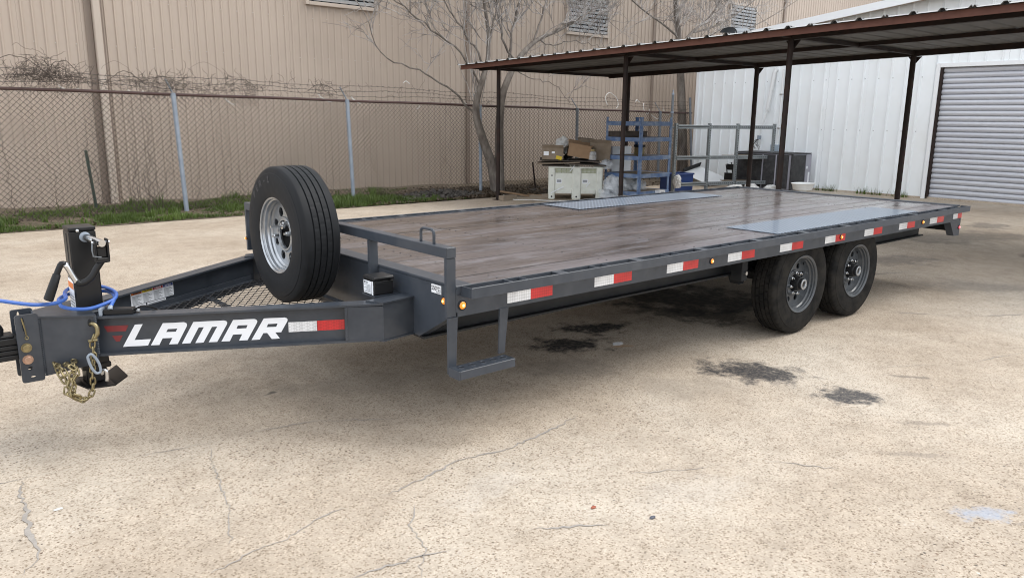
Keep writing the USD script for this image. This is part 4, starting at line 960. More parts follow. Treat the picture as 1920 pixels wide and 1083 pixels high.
# zinc rack: two runs meeting at the near corner
Ar, Br, Dr, Cr = np.array([12.9, 7.82]), np.array([11.95, 8.02]), np.array([14.56, 7.2]), np.array([13.62, 7.56])
rk = thing('zinc_rack', 'empty zinc-plated rack frame with three rails before the white wall', 'shelving unit')
for q, s in ((Ar, 1), (Br, 1), (Dr, 1), (Cr, 1)):
    mb = MB(); mb.box(q[0] - .034, q[0] + .034, q[1] - .004, q[1], 0, 1.52); mb.box(q[0] - .034, q[0] - .030, q[1] + .0005, q[1] + .05, 0, 1.52); obj('post', mb, m_rack, rk)
    hm = MB()
    for z in np.arange(.08, 1.5, .055): hm.box(q[0] - .010, q[0] + .010, q[1] - .0065, q[1] - .0045, z, z + .022)
    obj('post_slots', hm, m_dark, rk, kind='stuff')
for z in (1.44, .76, .17):
    for a, b_, h in ((Ar, Br, .085), (Ar, Cr, .085), (Cr, Dr, .085)):
        d = (b_ - a) / np.linalg.norm(b_ - a); n2 = np.array([d[1], -d[0]]); n2 *= -1 if n2[1] > 0 else 1
        o = n2 * .016
        obj('rail', MB().bar((*(a + d * .034 + o * 0), z), (*(b_ - d * .034 + o * 0), z), .02, h, .003), m_rack, rk)
        if a is not Ar or b_ is not Br:
            hm = MB(); Lr = np.linalg.norm(b_ - a)
            for s in np.arange(.07, Lr - .06, .055):
                p = a + d * s + n2 * .0108; p2 = a + d * (s + .024) + n2 * .0108
                hm.bar((*p, z), (*p2, z), .0015, .026)
            obj('rail_slots', hm, m_dark, rk, kind='stuff')
        else:
            obj('rail_groove', MB().bar((*(a + d * .04 + n2 * .0105), z), (*(b_ - d * .04 + n2 * .0105), z), .0015, .016), m_dark, rk)
    if z < 1.4: obj('shelf_board', MB().prism([tuple(Cr + [0, .06]), tuple(Dr + [0, .06]), tuple(Dr + [.25, .5]), tuple(Cr + [.2, .55])], (0, 0, z + .012), (1, 0, 0), (0, 1, 0), (0, 0, .014)), m_board, rk)
tt = thing('blue_tote', 'deep blue plastic tote behind the left end of the zinc rack', 'tote')
tb = MB(); 
for q in ((12.05, 12.75, 8.10, 8.13), (12.05, 12.75, 8.47, 8.50), (12.05, 12.08, 8.13, 8.47), (12.72, 12.75, 8.13, 8.47)): tb.box(*q, .02, .36, .006)
tb.box(12.06, 12.74, 8.11, 8.49, 0, .02); obj('body', tb, m_bluet, tt)
for q in ((12.03, 12.77, 8.08, 8.13), (12.03, 12.77, 8.47, 8.52), (12.03, 12.08, 8.131, 8.469), (12.72, 12.77, 8.131, 8.469)): obj('rim', MB().box(*q, .36, .40, .008), m_bluet, tt)
film('plastic_film', 'bundle of off-white plastic wrap hanging on the end of the zinc rack', [((11.95, 7.93, .24), (.08, .08, .15), 21)], mat=m_paper)
sh = thing('white_sheet', 'sheet of white metal leaning on the ground behind the zinc rack', 'metal sheet')
Rs = trimesh.transformations.euler_matrix(.35, -.12, .2); Rs[:3, 3] = (14.3, 8.9, .22); obj('panel', MB().box(-.5, .5, -.4, .4, 0, .01, .002, Rs), m_pvc, sh)
obj('bent_edge', MB().box(-.5, .5, .39, .41, .011, .12, .002, Rs), m_dark, sh)

# black condenser unit
ac = thing('condenser_unit', 'old air-conditioning condenser with black coil faces against the white wall', 'air conditioner')
obj('casing', MB().box(14.42, 15.24, 6.62, 8.12, .03, .84, .008), m_acgrey, ac)
obj('coil_face', MB().box(14.405, 14.418, 6.70, 8.10, .05, .82, .002), m_acdark, ac); obj('coil_face', MB().box(14.45, 15.0, 6.605, 6.618, .05, .82, .002), m_acdark, ac)
obj('top_cover', MB().box(14.40, 15.25, 6.60, 8.13, .842, .862, .006), m_acdark, ac)
obj('side_panel', MB().box(15.01, 15.245, 6.598, 6.617, .05, .83, .004), m_acgrey, ac)
obj('corner_post', MB().box(14.40, 14.44, 6.598, 6.64, .03, .84, .004), m_acdark, ac)
obj('data_label', MB().box(15.12, 15.19, 6.594, 6.5965, .1, .42), m_white, ac); obj('data_label', MB().box(15.03, 15.09, 6.594, 6.5965, .5, .56), m_white, ac)
for q in range(3): obj('coil_rib', MB().box(14.398, 14.404, 7.0 + q * .35, 7.03 + q * .35, .05, .82), m_acgrey, ac)
ch = thing('folding_chair', 'black folded chair leaning at the left end of the condenser', 'chair')
obj('frame', MB().tube([(14.1, 8.05, .02), (14.16, 8.2, .55), (14.16, 8.05, .60), (14.1, 7.9, .02)], .014, 8), m_black, ch, 40)
obj('backrest', MB().box(14.13, 14.15, 7.98, 8.16, .42, .56, .006), m_black, ch); obj('seat', MB().box(14.04, 14.06, 7.92, 8.16, .1, .36, .006), m_black, ch)
# white basin
ba = thing('white_basin', 'white plastic basin standing before the condenser unit', 'basin')
pr_ = [(.10, 0), (.10, .20), (.12, .26), (.30, .30), (.33, .33), (.34, .33), (.34, .31), (.31, .27), (.14, .20), (.135, 0)]
v = MB().lathe(pr_, (0, 0, 0), (0, 0, 1), 28).arr(); vv = v[0] * [.85, .68, .6] + [12.9, 5.45, .14]
obj('bowl', (vv, v[1]), m_pvc, ba, 40); obj('foot', MB().lathe([(0, .0), (0, .1), (.2, .08), (.2, 0)], (12.9, 5.45, 0), (0, 0, 1), 18), m_pvc, ba, 40)
wb = film('plastic_film', 'white plastic scraps strewn on the floor under the zinc rack', [((13.2, 7.3, .08), (.25, .14, .08), 31), ((13.75, 7.2, .08), (.2, .14, .09), 32), ((14.2, 7.0, .07), (.2, .1, .07), 33)], mat=m_paper)

# ================================================================== TRAILER
T = thing('flatbed_trailer', 'charcoal deckover flatbed trailer with brown plank deck and red-white reflective tape', 'trailer')
YC = 1.206; W2 = 2.44; LX = 6.15
def mirror(mb, yc=YC):
    v, f = mb.arr(); v = v.copy(); v[:, 1] = 2 * yc - v[:, 1]; return v, f[:, ::-1]
def both(name, mb, mat, smooth=False, yc=W2 / 2):
    obj(name, mb, mat, T, smooth); obj(name, mirror(mb, yc), mat, T, smooth)
# side channels, rub rails
c_sec = [(0, -.149), (0, -.041), (.052, -.041), (.052, -.048), (.007, -.048), (.007, -.142), (.052, -.142), (.052, -.149)]
both('side_channel', MB().sweep(c_sec, (.063, 0, .812), (LX, 0, .812), (0, 1, 0)), m_paint)
both('rub_rail', MB().box(.085, LX, -.084, -.075, .762, .815, .002), m_paint)
both('rail_end_plate', MB().box(.085, .092, -.0745, -.0005, .762, .813, .001), m_paint); both('rail_end_plate', MB().box(LX - .007, LX, -.0745, -.0005, .762, .813, .001), m_paint)
for k in range(10):
    xk = .40 + .612 * k
    if xk > 6.0: break
    pk = MB()
    for s in (-.05, .05): pk.box(xk + s - .004, xk + s + .004, -.0745, -.0015, .760, .8135, .001)
    both('stake_pocket', pk, m_paint)
    if xk + .306 < 6.1: both('rail_spacer', MB().prism([(-.03, 0), (.03, 0), (.012, -.05), (-.012, -.05)], (xk + .306, -.0745, .813), (1, 0, 0), (0, 0, 1), (0, .073, 0)), m_paint)
# front channel with tapered ends, rear channel
fp = Polygon([(0, .686), (0, .8), (2.44, .8), (2.44, .686), (2.11, .50), (.33, .50)])
obj('front_channel', MB().prism(fp, (.055, 0, 0), (0, 1, 0), (0, 0, 1), (.0075, 0, 0)), m_paint, T)
obj('front_flange', MB().box(.055, .158, 0, W2, .8005, .815, .003), m_paint, T)
lf = MB(); lf.prism([(.0095, .6806), (.33, .50), (.33, .494), (.0095, .6746)], (.055, 0, 0), (0, 1, 0), (0, 0, 1), (.06, 0, 0)); both('front_gusset', lf, m_paint)
obj('rear_channel', MB().box(6.062, 6.149, .008, W2 - .008, .803, .817, .003), m_paint, T)
obj('rear_plate', MB().box(6.10, 6.112, .05, W2 - .05, .56, .802, .002), m_under, T)
sk = MB(); sk.prism([(5.93, .663), (6.055, .52), (6.175, .515), (6.19, .808), (6.151, .808), (6.151, .663)], (0, -.0015, 0), (1, 0, 0), (0, 0, 1), (0, .010, 0)); both('tail_light_bracket', sk, m_paint)
sk = MB(); sk.prism([(6.012, .57), (6.055, .521), (6.066, .521), (5.945, .661), (5.932, .661)], (0, .0087, 0), (1, 0, 0), (0, 0, 1), (0, .055, 0)); both('bracket_edge', sk, m_paint)
# main beams, cross members
i_sec = [(-.05, 0), (.05, 0), (.05, -.011), (.004, -.011), (.004, -.209), (.05, -.209), (.05, -.22), (-.05, -.22), (-.05, -.209), (-.004, -.209), (-.004, -.011), (-.05, -.011)]
both('main_beam', MB().sweep(i_sec, (.064, .345, .705), (6.09, .345, .705), (0, 1, 0)), m_under)
for k in range(15):
    x = .38 + .40 * k
    obj('cross_member', MB().box(x - .02, x + .02, .06, W2 - .06, .706, .772, .002), m_under, T)
obj('torque_tube', MB().cyl((1.7, .35, .62), (1.7, 2.09, .62), .06, 14), m_under, T, 40)
# deck planks
y0 = .010; pw = (2.400 - .010) / 13
for k in range(13):
    a, b = y0 + k * pw + .0040, y0 + (k + 1) * pw - .0040
    dz = rng.uniform(-.0008, .0012); xa = .161 + rng.uniform(0, .006); xb = 6.058 - rng.uniform(0, .006)
    nx = 24; mb = MB(); xs = np.linspace(xa, xb, nx); crown = .0016
    sec = np.array([(a, .772), (a, .8078), (a + .001, .8088), ((a + b) / 2, .8085 + crown * rng.uniform(-1, 1)), (b - .001, .8088), (b, .8078), (b, .772)])
    wob = .0015 * (meshkit.noise(np.c_[xs * 1.5, 0 * xs + k * 3.1, 0 * xs]) - .5)
    V = np.concatenate([np.c_[np.full(7, x), sec[:, 0], sec[:, 1] + dz + w_ * (sec[:, 1] > .78)] for x, w_ in zip(xs, wob)]); F = []
    for i in range(nx - 1):
        for j in range(7): F.append([i * 7 + j, i * 7 + (j + 1) % 7, (i + 1) * 7 + (j + 1) % 7, (i + 1) * 7 + j])
    mb.add(V, np.array(F)); 
    for o in (0, (nx - 1) * 7):
        f3 = np.array([[o, o + 1, o + 2], [o, o + 2, o + 3], [o, o + 3, o + 4], [o, o + 4, o + 5], [o, o + 5, o + 6]]); mb.F.append(f3 if o else f3[:, ::-1])
    v, f = mb.arr(); f = f[:, ::-1]
    obj('deck_plank', (v, f), m_wood[[2, 0, 2, 0, 2, 0, 1, 0, 1, 1, 0, 1, 1][k]], T, 50)
obj('tread_plate', MB().box(2.90, 5.22, .02, .452, .8128, .8168, .001), m_diamond, T, label='near tread plate over the wheels, sky sheen painted into its blue-grey colour'); obj('tread_plate', MB().box(2.82, 4.98, 1.93, 2.40, .8128, .8168, .001), m_diamond, T, label='far tread plate over the wheels, sky sheen painted into its blue-grey colour')
m_gapshade = M('gap_shade', (.016, .013, .011), (.028, .023, .02), 20, rough=.9, spec=.1)
obj('gap_filler', MB().box(.165, 6.05, .02, 2.39, .773, .8050), m_gapshade, T)  # added dark slab that paints the shade between the planks
obj('edge_strip', MB().box(.06, 6.06, .0005, .0085, .773, .8135, .001), m_paint, T); obj('edge_strip', MB().box(.06, 6.06, 2.4020, 2.4105, .773, .8135, .001), m_paint, T)
sc = MB()
for k in range(13):
    for x in (.36, 1.17, 1.98, 2.78, 3.6, 4.4, 5.2, 5.9):
        for s in (.05, .12):
            y = y0 + k * pw + s + .004 * rng.normal()
            if 2.85 < x < 5.25 and (y < .46 or y > 1.9): continue
            sc.cyl((x, y, .8088), (x, y, .8108), .0055, 6)
obj('deck_screws', sc, m_under, T, kind='stuff')

# front headboard rail
obj('headboard_rail', MB().box(0, .054, 0, W2, .954, 1.005, .003), m_paint, T)
obj('rail_end_cap', MB().box(.001, .053, -.004, -.0005, .955, 1.004, .001), m_paint, T)
for y in (0, .715, 1.69, W2 - .022):
    obj('headboard_post', MB().box(.001, .0545, y, y + .022, .666 if y in (0,) or y > 2.3 else .70, .9535, .002), m_paint, T)
obj('rail_handle', MB().tube(smooth_poly([(.026, .138, 1.004), (.026, .138, 1.05), (.026, .146, 1.068), (.026, .165, 1.073), (.026, .225, 1.073), (.026, .243, 1.067), (.026, .250, 1.05), (.026, .250, 1.004)], 24), .0075, 8), m_paint, T, True)

# A-frame tongue
def yo(x): return .254 - .593 * x
def zt(x): return .699 + .022 * x
dv = np.array([1, -.593, 0]) / np.hypot(1, .593); nv = np.array([-.593, -1, 0]) / np.hypot(1, .593)
ti = [(0, 0), (0, -.010), (-.036, -.010), (-.036, -.182), (0, -.182), (0, -.192), (-.086, -.192), (-.086, -.182), (-.044, -.182), (-.044, -.010), (-.086, -.010), (-.086, 0)]
def pt(x): return np.array([x, yo(x), zt(x)])
nb = MB().sweep(ti, pt(-1.30), pt(-.145), nv)
obj('tongue_beam', nb, m_paint, T); obj('tongue_beam', mirror(nb), m_paint, T)
# boxed end of the beam: side plate then a plate that wraps back to the front channel
bx = MB(); o = pt(-.302); L_b = np.linalg.norm((pt(-.145) - o)[:2]); bx.prism([(0, -.1805), (L_b, -.1805), (L_b, -.0115), (0, -.0115)], o - nv * .001, dv, (0, 0, 1), -nv * .006)
obj('boxing_plate', bx, m_paint, T); obj('boxing_plate', mirror(bx), m_paint, T)
bx = MB(); bx.bar((*pt(-.302)[:2] + nv[:2] * .0005 - dv[:2] * .006, zt(-.3) - .0965), (*pt(-.302)[:2] + nv[:2] * .0005 + dv[:2] * .006, zt(-.3) - .0965), .004, .168); obj('weld_bead', bx, m_paint, T)
e0, e1 = np.array([-.145, .340]), np.array([.0545, .372]); dd = (e1 - e0) / np.linalg.norm(e1 - e0)
wp_ = MB(); wp_.prism([(0, -.190), (np.linalg.norm(e1 - e0), -.190), (np.linalg.norm(e1 - e0), -.002), (0, -.002)], (*e0, zt(-.1)), (*dd, 0), (0, 0, 1), (*(np.array([-dd[1], dd[0]]) * .008), 0))
obj('wrap_plate', wp_, m_paint, T); obj('wrap_plate', mirror(wp_), m_paint, T)
for z0, z1 in ((-.0018, .006), (-.197, -.190)):
    cp = MB(); cp.prism([tuple(e0 + [-.004, -.008]), tuple(e1 + [0, -.008]), tuple(e1 + [0, .09]), tuple(e0 + [-.05, .085])], (0, 0, zt(-.1) + z0), (1, 0, 0), (0, 1, 0), (0, 0, z1 - z0)); obj('cap_plate', cp, m_paint, T); obj('cap_plate', mirror(cp), m_paint, T)
# tray of expanded metal between the beams
ang = MB()
for s in (1,):
    p, q = pt(-1.05), pt(-.20); o = -nv * .09
    ang.bar((*(p + o)[:2], .545), (*(q + o)[:2], .545), .04, .006); ang.bar((*(p + o)[:2] + nv[:2] * .018, .56), (*(q + o)[:2] + nv[:2] * .018, .56), .006, .035)
obj('tray_angle', ang, m_paint, T); obj('tray_angle', mirror(ang), m_paint, T)
obj('tray_bar', MB().box(-.07, -.03, .48, 1.93, .54, .575, .002), m_paint, T); obj('tray_bar', MB().box(-.56, -.525, .72, 1.69, .533, .541), m_paint, T)
quad = Polygon([(-1.06, yo(-1.06) + .10), (-.03, yo(-.03) + .12), (-.03, 2 * YC - yo(-.03) - .12), (-1.06, 2 * YC - yo(-1.06) - .10)])
em = MB(); a_, b_ = .024, .038
for fam in (1, -1):
    for k in range(-150, 150):
        c0 = k * b_ * 2
        ln = LineString([(-3, c0 + fam * (-3) * b_ / a_ * 1.0), (3, c0 + fam * 3 * b_ / a_)])
        s_ = ln.intersection(quad)
        if s_.is_empty or s_.length < .02: continue
        (xa, ya), (xb, yb) = s_.coords[0], s_.coords[-1]
        em.bar((xa, ya, .549 + .001 * fam), (xb, yb, .549 + .001 * fam), .0032, .004)
obj('expanded_metal_floor', em, m_meshm, T)
# lettering and stripes on the near beam
P0 = np.array([0, .254, .699]) - nv * .036
def on_beam(poly, name, mat, lift=.0012, label=None, holes=(), th=.0008):
    def conv(q): return [(s, z) for s, z in q]
    P = Polygon(conv(poly), [conv(h) for h in holes])
    vz = np.array([0, 0, 1.0]); sl = .022 * .86
    mb = MB().prism(P, P0 + nv * (lift - th), dv + np.array([0, 0, sl]), vz, nv * th)
    return obj(name, mb, mat, T, label=label)
LET = [[[(-1.342, -.054), (-1.307, -.054), (-1.350, -.130), (-1.276, -.130), (-1.292, -.161), (-1.405, -.161)]],
       [[(-1.216, -.054), (-1.119, -.054), (-1.109, -.059), (-1.106, -.066), (-1.108, -.075), (-1.156, -.161), (-1.196, -.161), (-1.178, -.129), (-1.223, -.129), (-1.240, -.161), (-1.279, -.161)], [(-1.195, -.084), (-1.152, -.084), (-1.160, -.099), (-1.204, -.099)]],
       [[(-1.137, -.161), (-1.076, -.055), (-.934, -.055), (-.924, -.059), (-.920, -.066), (-.922, -.075), (-.973, -.161), (-1.013, -.161), (-.968, -.084), (-.992, -.084), (-1.037, -.161), (-1.075, -.161), (-1.030, -.084), (-1.054, -.084), (-1.098, -.161)]],
       [[(-.892, -.055), (-.793, -.055), (-.783, -.059), (-.779, -.066), (-.781, -.075), (-.831, -.161), (-.871, -.161), (-.854, -.129), (-.897, -.129), (-.914, -.161), (-.954, -.161)], [(-.872, -.084), (-.826, -.084), (-.833, -.100), (-.879, -.100)]],
       [[(-.748, -.055), (-.648, -.055), (-.639, -.059), (-.635, -.066), (-.637, -.075), (-.669, -.129), (-.697, -.129), (-.677, -.161), (-.716, -.161), (-.736, -.129), (-.754, -.129), (-.773, -.161), (-.812, -.161)], [(-.729, -.084), (-.684, -.084), (-.691, -.100), (-.737, -.100)]]]
for q in LET: on_beam(q[0], 'letter', m_white, holes=q[1:])
on_beam([(-1.481, -.055), (-1.371, -.055), (-1.385, -.084), (-1.468, -.084)], 'emblem_stripe', m_dkred); on_beam([(-1.449, -.104), (-1.401, -.104), (-1.417, -.133), (-1.433, -.133)], 'emblem_stripe', m_dkred)
on_beam([(-.633, -.081), (-.496, -.081), (-.496, -.131), (-.633, -.131)], 'reflective_tape', m_tape_w, label='white reflective tape'); on_beam([(-.494, -.080), (-.361, -.080), (-.361, -.131), (-.494, -.131)], 'reflective_tape', m_tape_r, label='red reflective tape')
# side tape
def side_tape(x0, x1, mat, z0=.684, z1=.741, lab=None):
    obj('reflective_tape', MB().box(x0, x1, -.0014, .001, z0, z1), mat, T, label=lab)
for k in range(9):
    x = .375 + .6345 * k
    side_tape(x, x + .157, m_tape_w, lab='white reflective tape'); side_tape(x + .1575, x + .312, m_tape_r, lab='red reflective tape')
obj('reflective_tape', MB().box(5.975, 6.085, -.0032, -.0016, .690, .752), m_tape_w, T, label='white reflective tape'); obj('reflective_tape', MB().box(6.0855, 6.184, -.0032, -.0016, .690, .752), m_tape_r, T, label='red reflective tape')
# marker lamps
def lamp(c, n, r, m1, m2, lab):
    l = sub('marker_lamp', T, lab); c, n = np.array(c, float), np.array(n, float)
    obj('grommet', MB().lathe([(0, .0), (0, r * 1.35), (.003, r * 1.35), (.006, r * 1.1), (.006, 0)], c, n, 20), m_plastic, l, 40)
    obj('lens', MB().lathe([(.004, r), (.008, r * .96), (.012, r * .7), (.0135, 0)], c, n, 20), m1, l, True)
    obj('diode', MB().lathe([(.0125, r * .38), (.0142, r * .34), (.0150, 0)], c, n, 12), m2, l, True)
lamp((.0545, .093, .726), (-1, 0, 0), .017, m_amber, m_amber_on, 'amber front marker lamp'); lamp((.090, -.0005, .718), (0, -1, 0), .019, m_amber, m_amber_on, 'amber side marker lamp')
lamp((.0005, 2.429, .752), (-1, 0, 0), .009, m_amber, m_amber_on, 'amber marker lamp on the far post')
lamp((2.098, -.0005, .711), (0, -1, 0), .016, m_amber, m_amber_on, 'amber side marker lamp'); lamp((3.79, -.0018, .716), (0, -1, 0), .016, m_amber, m_amber_on, 'amber side marker lamp on red tape')
lamp((5.29, -.0005, .716), (0, -1, 0), .016, m_amber, m_amber_on, 'amber rear side marker lamp'); lamp((6.148, -.002, .60), (0, -1, 0), .015, m_redl, m_redl_on, 'red rear side marker lamp')
# step
stp = sub('side_step', T)
obj('leg', MB().prism([(.003, .665), (.060, .665), (.052, .46), (.050, .386), (.003, .386)], (0, -.006, 0), (1, 0, 0), (0, 0, 1), (0, .011, 0)), m_paint, stp)
obj('leg', MB().prism([(.323, .664), (.379, .664), (.356, .43), (.318, .43)], (0, -.006, 0), (1, 0, 0), (0, 0, 1), (0, .011, 0)), m_paint, stp)
tread = sbox(.012, -.088, .352, -.0065)
for k in range(5): tread = tread.difference(Point(.05 + .066 * k, -.047).buffer(.013, 8))
obj('tread', MB().prism(tread, (0, 0, .416), (1, 0, 0), (0, 1, 0), (0, 0, .006)), m_paint, stp)
obj('tread_lip', MB().box(.010, .354, -.094, -.0885, .378, .422, .002), m_paint, stp); obj('tread_lip', MB().box(.012, .352, -.0125, -.0065, .386, .4155, .001), m_paint, stp)
for k in range(5): obj('grip_hole', MB().lathe([(0, .0135), (.003, .0135), (.005, .017), (0, .018)], (.05 + .066 * k, -.047, .4222), (0, 0, 1), 14), m_paint, stp, 40)
obj('end_plate', MB().box(.003, .0095, -.094, -.0065, .378, .422, .001), m_paint, stp)
# serial sticker
sn = sub('number_sticker', T)
obj('sheet', MB().box(.0535, .0548, .122, .206, .752, .795), m_white, sn)
def text(s, h, o, u, v, mat, parent, name='lettering', d=.0006, bold=True):
    m = meshkit.text_mesh(s, h, d, bold); vv = np.array(m.vertices); u, v = np.array(u, float), np.array(v, float); n = np.cross(u, v)
    return obj(name, (np.array(o, float) + np.outer(vv[:, 0], u) + np.outer(vv[:, 1], v) + np.outer(vv[:, 2], n), np.array(m.faces)), mat, parent)
text('150911', .0215, (.0532, .2045, .7665), (0, -.70, 0), (0, 0, 1), m_ink, sn)
obj('fine_print', MB().box(.0529, .0534, .126, .165, .756, .7615), m_inkg, sn)
# battery box
bt = sub('battery_box', T)
obj('case', MB().box(-.106, .012, .492, .60, .700, .776, .006), m_plastic, bt); obj('lid', MB().box(-.110, .016, .488, .604, .777, .797, .007), m_plastic, bt)
obj('label', MB().box(-.1075, -.1062, .518, .594, .706, .772), m_white, bt); obj('label', MB().box(-.1075, -.1062, .500, .513, .702, .774), m_white, bt)
for q in range(7): obj('print_line', MB().box(-.1082, -.1076, .524, .588 - .012 * (q % 3), .712 + q * .0062, .715 + q * .0062), m_inkg, bt)
obj('print_block', MB().box(-.1082, -.1076, .574, .586, .757, .768), m_ink, bt); obj('print_block', MB().box(-.1082, -.1076, .552, .568, .757, .768), m_inkg, bt)
obj('latch_bolt', MB().cyl((-.004, .486, .785), (-.004, .474, .785), .008, 8), m_plastic, bt); obj('handle_slot', MB().box(-.095, -.05, .489, .4915, .758, .765, .001), m_rubber, bt)
obj('shelf', MB().box(-.11, .05, .48, .61, .694, .6995), m_paint, bt)
# safety decals on the far beam
nf = np.array([-.593, 1, 0]) / np.hypot(1, .593); df = np.array([1, .593, 0]) / np.hypot(1, .593)
Pf = np.array([0, 2 * YC - .254, .699]) - nf * .044
fin = -nf   # side that faces the camera
sd_ = sub('safety_decal', T, 'row of four warning panels with orange, yellow, red and blue headers')
def dec(name, s0, s1, z0, z1, mat, parent, lift=.001):
    o = Pf + fin * (lift) + np.array([0, 0, -.015])
    return obj(name, MB().prism([(s0, z0), (s1, z0), (s1, z1), (s0, z1)], o, df, (0, 0, 1), fin * .0006), mat, parent)
dec('sheet', -1.207, -.893, -.098, -.022, m_white, sd_)
for k, (mt, wd_) in enumerate(((m_orange, 'WARNING'), (m_yellow, 'CAUTION'), (m_red, 'DANGER'), (m_blued, 'NOTICE'))):
    s0 = -1.203 + k * .0775
    dec('header', s0, s0 + .0745, -.040, -.024, mt, sd_, .0018)
    text(wd_, .0085, Pf + fin * .0026 + df * (s0 + .012) + np.array([0, 0, -.0515]), df, (0, 0, 1), m_ink if k < 2 else m_white, sd_, d=.0004)
    for q in range(8):
        dec('print_line', s0 + .005, s0 + .068 - .012 * ((q * 7 + k) % 3), -.094 + q * .0062, -.0908 + q * .0062, m_inkg, sd_, .0018)
for s0, s1, z0, z1, n_ in ((-1.205, -1.105, -.142, -.101, 3), (-1.096, -.957, -.146, -.102, 5)):
    s2 = sub('small_decal', T); dec('sheet', s0, s1, z0, z1, m_white, s2)
    for q in range(n_): dec('print_line', s0 + .008 + .012 * (n_ == 3), s1 - .008 - .02 * (q % 2), z0 + .006 + q * (z1 - z0 - .008) / n_, z0 + .0095 + q * (z1 - z0 - .008) / n_, m_inkg, s2, .0018)
    if n_ == 3: dec('symbol', s1 - .03, s1 - .008, z0 + .003, z0 + .016, m_yellow, s2, .002); dec('symbol', s0 + .003, s0 + .012, z1 - .016, z1 - .005, m_ink, s2, .002)
# coupler head
ch_ = sub('coupler_head', T)
plan = [(-1.297, 1.010), (-1.338, 1.028), (-1.50, 1.135), (-1.50, 1.277), (-1.338, 1.384), (-1.297, 1.402)]
def coupler():
    mb = MB(); top = .677; n = len(plan); V = []
    for x, y in plan: V.append((x, y, top))
    for x, y in plan: V.append((x, y, .395 + (x + 1.50) * .28))
    i = np.arange(n); F = np.stack([i, (i + 1) % n, n + (i + 1) % n, n + i], 1)
    mb.add(V, F[:, ::-1]); mb.F.append(np.array([[0, 2, 1], [0, 3, 2], [0, 4, 3], [0, 5, 4]]) * 1); mb.F.append(np.array([[n, n + 1, n + 2], [n, n + 2, n + 3], [n, n + 3, n + 4], [n, n + 4, n + 5]]))
    v, f = mb.arr(); m = trimesh.Trimesh(v, f, process=False); m.fix_normals(); return np.array(m.vertices), np.array(m.faces)
obj('box', coupler(), m_paint, ch_)
tp_ = MB(); tp_.prism(Polygon(plan).buffer(.006, join_style=2), (0, 0, .6775), (1, 0, 0), (0, 1, 0), (0, 0, .008)); obj('top_plate', tp_, m_paint, ch_)
obj('jack_mount', MB().box(-1.298, -1.19, 1.09, 1.325, .49, .684, .004), m_paint, ch_)
def weld(p0, p1, n, r): 
    mb = MB(); p0, p1 = np.array(p0), np.array(p1)
    for t_ in np.linspace(0, 1, n):
        mb.add(np.array(ico.vertices) * [r, r, r * .8] + p0 + (p1 - p0) * t_, ico.faces)
    return mb
obj('weld_bead', weld((-1.296, 1.006, .50), (-1.296, 1.006, .672), 22, .0068), m_paint, ch_, True)
obj('weld_bead', weld((-1.502, 1.133, .40), (-1.502, 1.133, .675), 30, .005), m_paint, ch_, True)
obj('weld_bead', weld((-1.502, 1.133, .680), (-1.342, 1.028, .680), 30, .0035), m_paint, ch_, True)
chan = MB()
for y in (1.135, 1.265): 
    pl = sbox(-1.598, .378, -1.506, .700).buffer(-.012).buffer(.012)
    for x, z, rx, rz in ((-1.566, .655, .0065, .036), (-1.56, .445, .010, .010), (-1.552, .402, .011, .005)):
        pl = pl.difference(Polygon([(x + rx * math.cos(t), z + rz * math.sin(t)) for t in np.linspace(0, 2 * PI, 16)[:-1]]))
    obj('bracket_plate', MB().prism(pl, (0, y, 0), (1, 0, 0), (0, 0, 1), (0, .012, 0)), m_paint, ch_)
obj('bracket_web', MB().box(-1.515, -1.5035, 1.1475, 1.2645, .39, .69, .002), m_paint, ch_)
for z, mt in ((.545, m_gold), (.488, m_copper)):
    x = -1.566
    obj('bolt_head', MB().lathe([(0, .0), (0, .0225), (.004, .0225), (.004, .0165), (.017, .0165), (.018, .015), (.018, 0)], (x, 1.1345, z), (0, -1, 0), 12), mt, ch_, 30)
obj('latch_pin', MB().tube([(-1.572, 1.128, .688), (-1.563, 1.127, .63), (-1.560, 1.13, .60)], .0035, 6), m_gold, ch_)
obj('pin_loop', MB().tube([(-1.560 + .007 * math.cos(t), 1.129, .592 + .007 * math.sin(t)) for t in np.linspace(0, 2 * PI, 12)], .002, 5), m_gold, ch_)
# ring slot for the chain
obj('chain_slot', MB().prism([(.018 * math.cos(t) * .45, .018 * math.sin(t)) for t in np.linspace(0, 2 * PI, 15)[:-1]], (-1.318, 1.0185, .648), (.915, -.40, 0), (0, 0, 1), (-.0008, -.0018, 0)), m_dark, ch_)
# jack
jk = sub('tongue_jack', T)
JX0, JX1, JY0, JY1 = -1.342, -1.226, 1.14, 1.268
obj('outer_tube', MB().box(JX0, JX1, JY0, JY1, .40, 1.062, .006), m_black, jk); obj('top_cap', MB().box(JX0 - .0008, JX1 + .0008, JY0 - .0008, JY1 + .0008, 1.0625, 1.081, .004), m_black, jk)
obj('drop_leg', MB().box(JX0 + .012, JX1 - .012, JY0 + .012, JY1 - .012, .315, .3995, .004), m_black, jk)
obj('leg_collar', MB().box(JX0 - .006, JX1 + .006, JY0 - .006, JY1 + .006, .385, .412, .004), m_black, jk)
ft = MB(); prof = [(-1.395, .345), (-1.345, .308), (-1.225, .300), (-1.165, .335)]
th_ = [(x, z + .008) for x, z in prof[::-1]]
ft.prism(prof + th_, (0, 1.08, 0), (1, 0, 0), (0, 0, 1), (0, .21, 0)); obj('foot_plate', ft, m_black, jk)
obj('seam', MB().box(JX0 - .0015, JX0 + .001, 1.19, 1.20, .72, 1.05), m_dark, jk)
obj('sticker', MB().box(JX0 - .002, JX0 - .0005, 1.15, 1.255, .68, .83), m_white, jk); obj('sticker_band', MB().box(JX0 - .0032, JX0 - .0021, 1.15, 1.255, .785, .815), m_orange, jk)
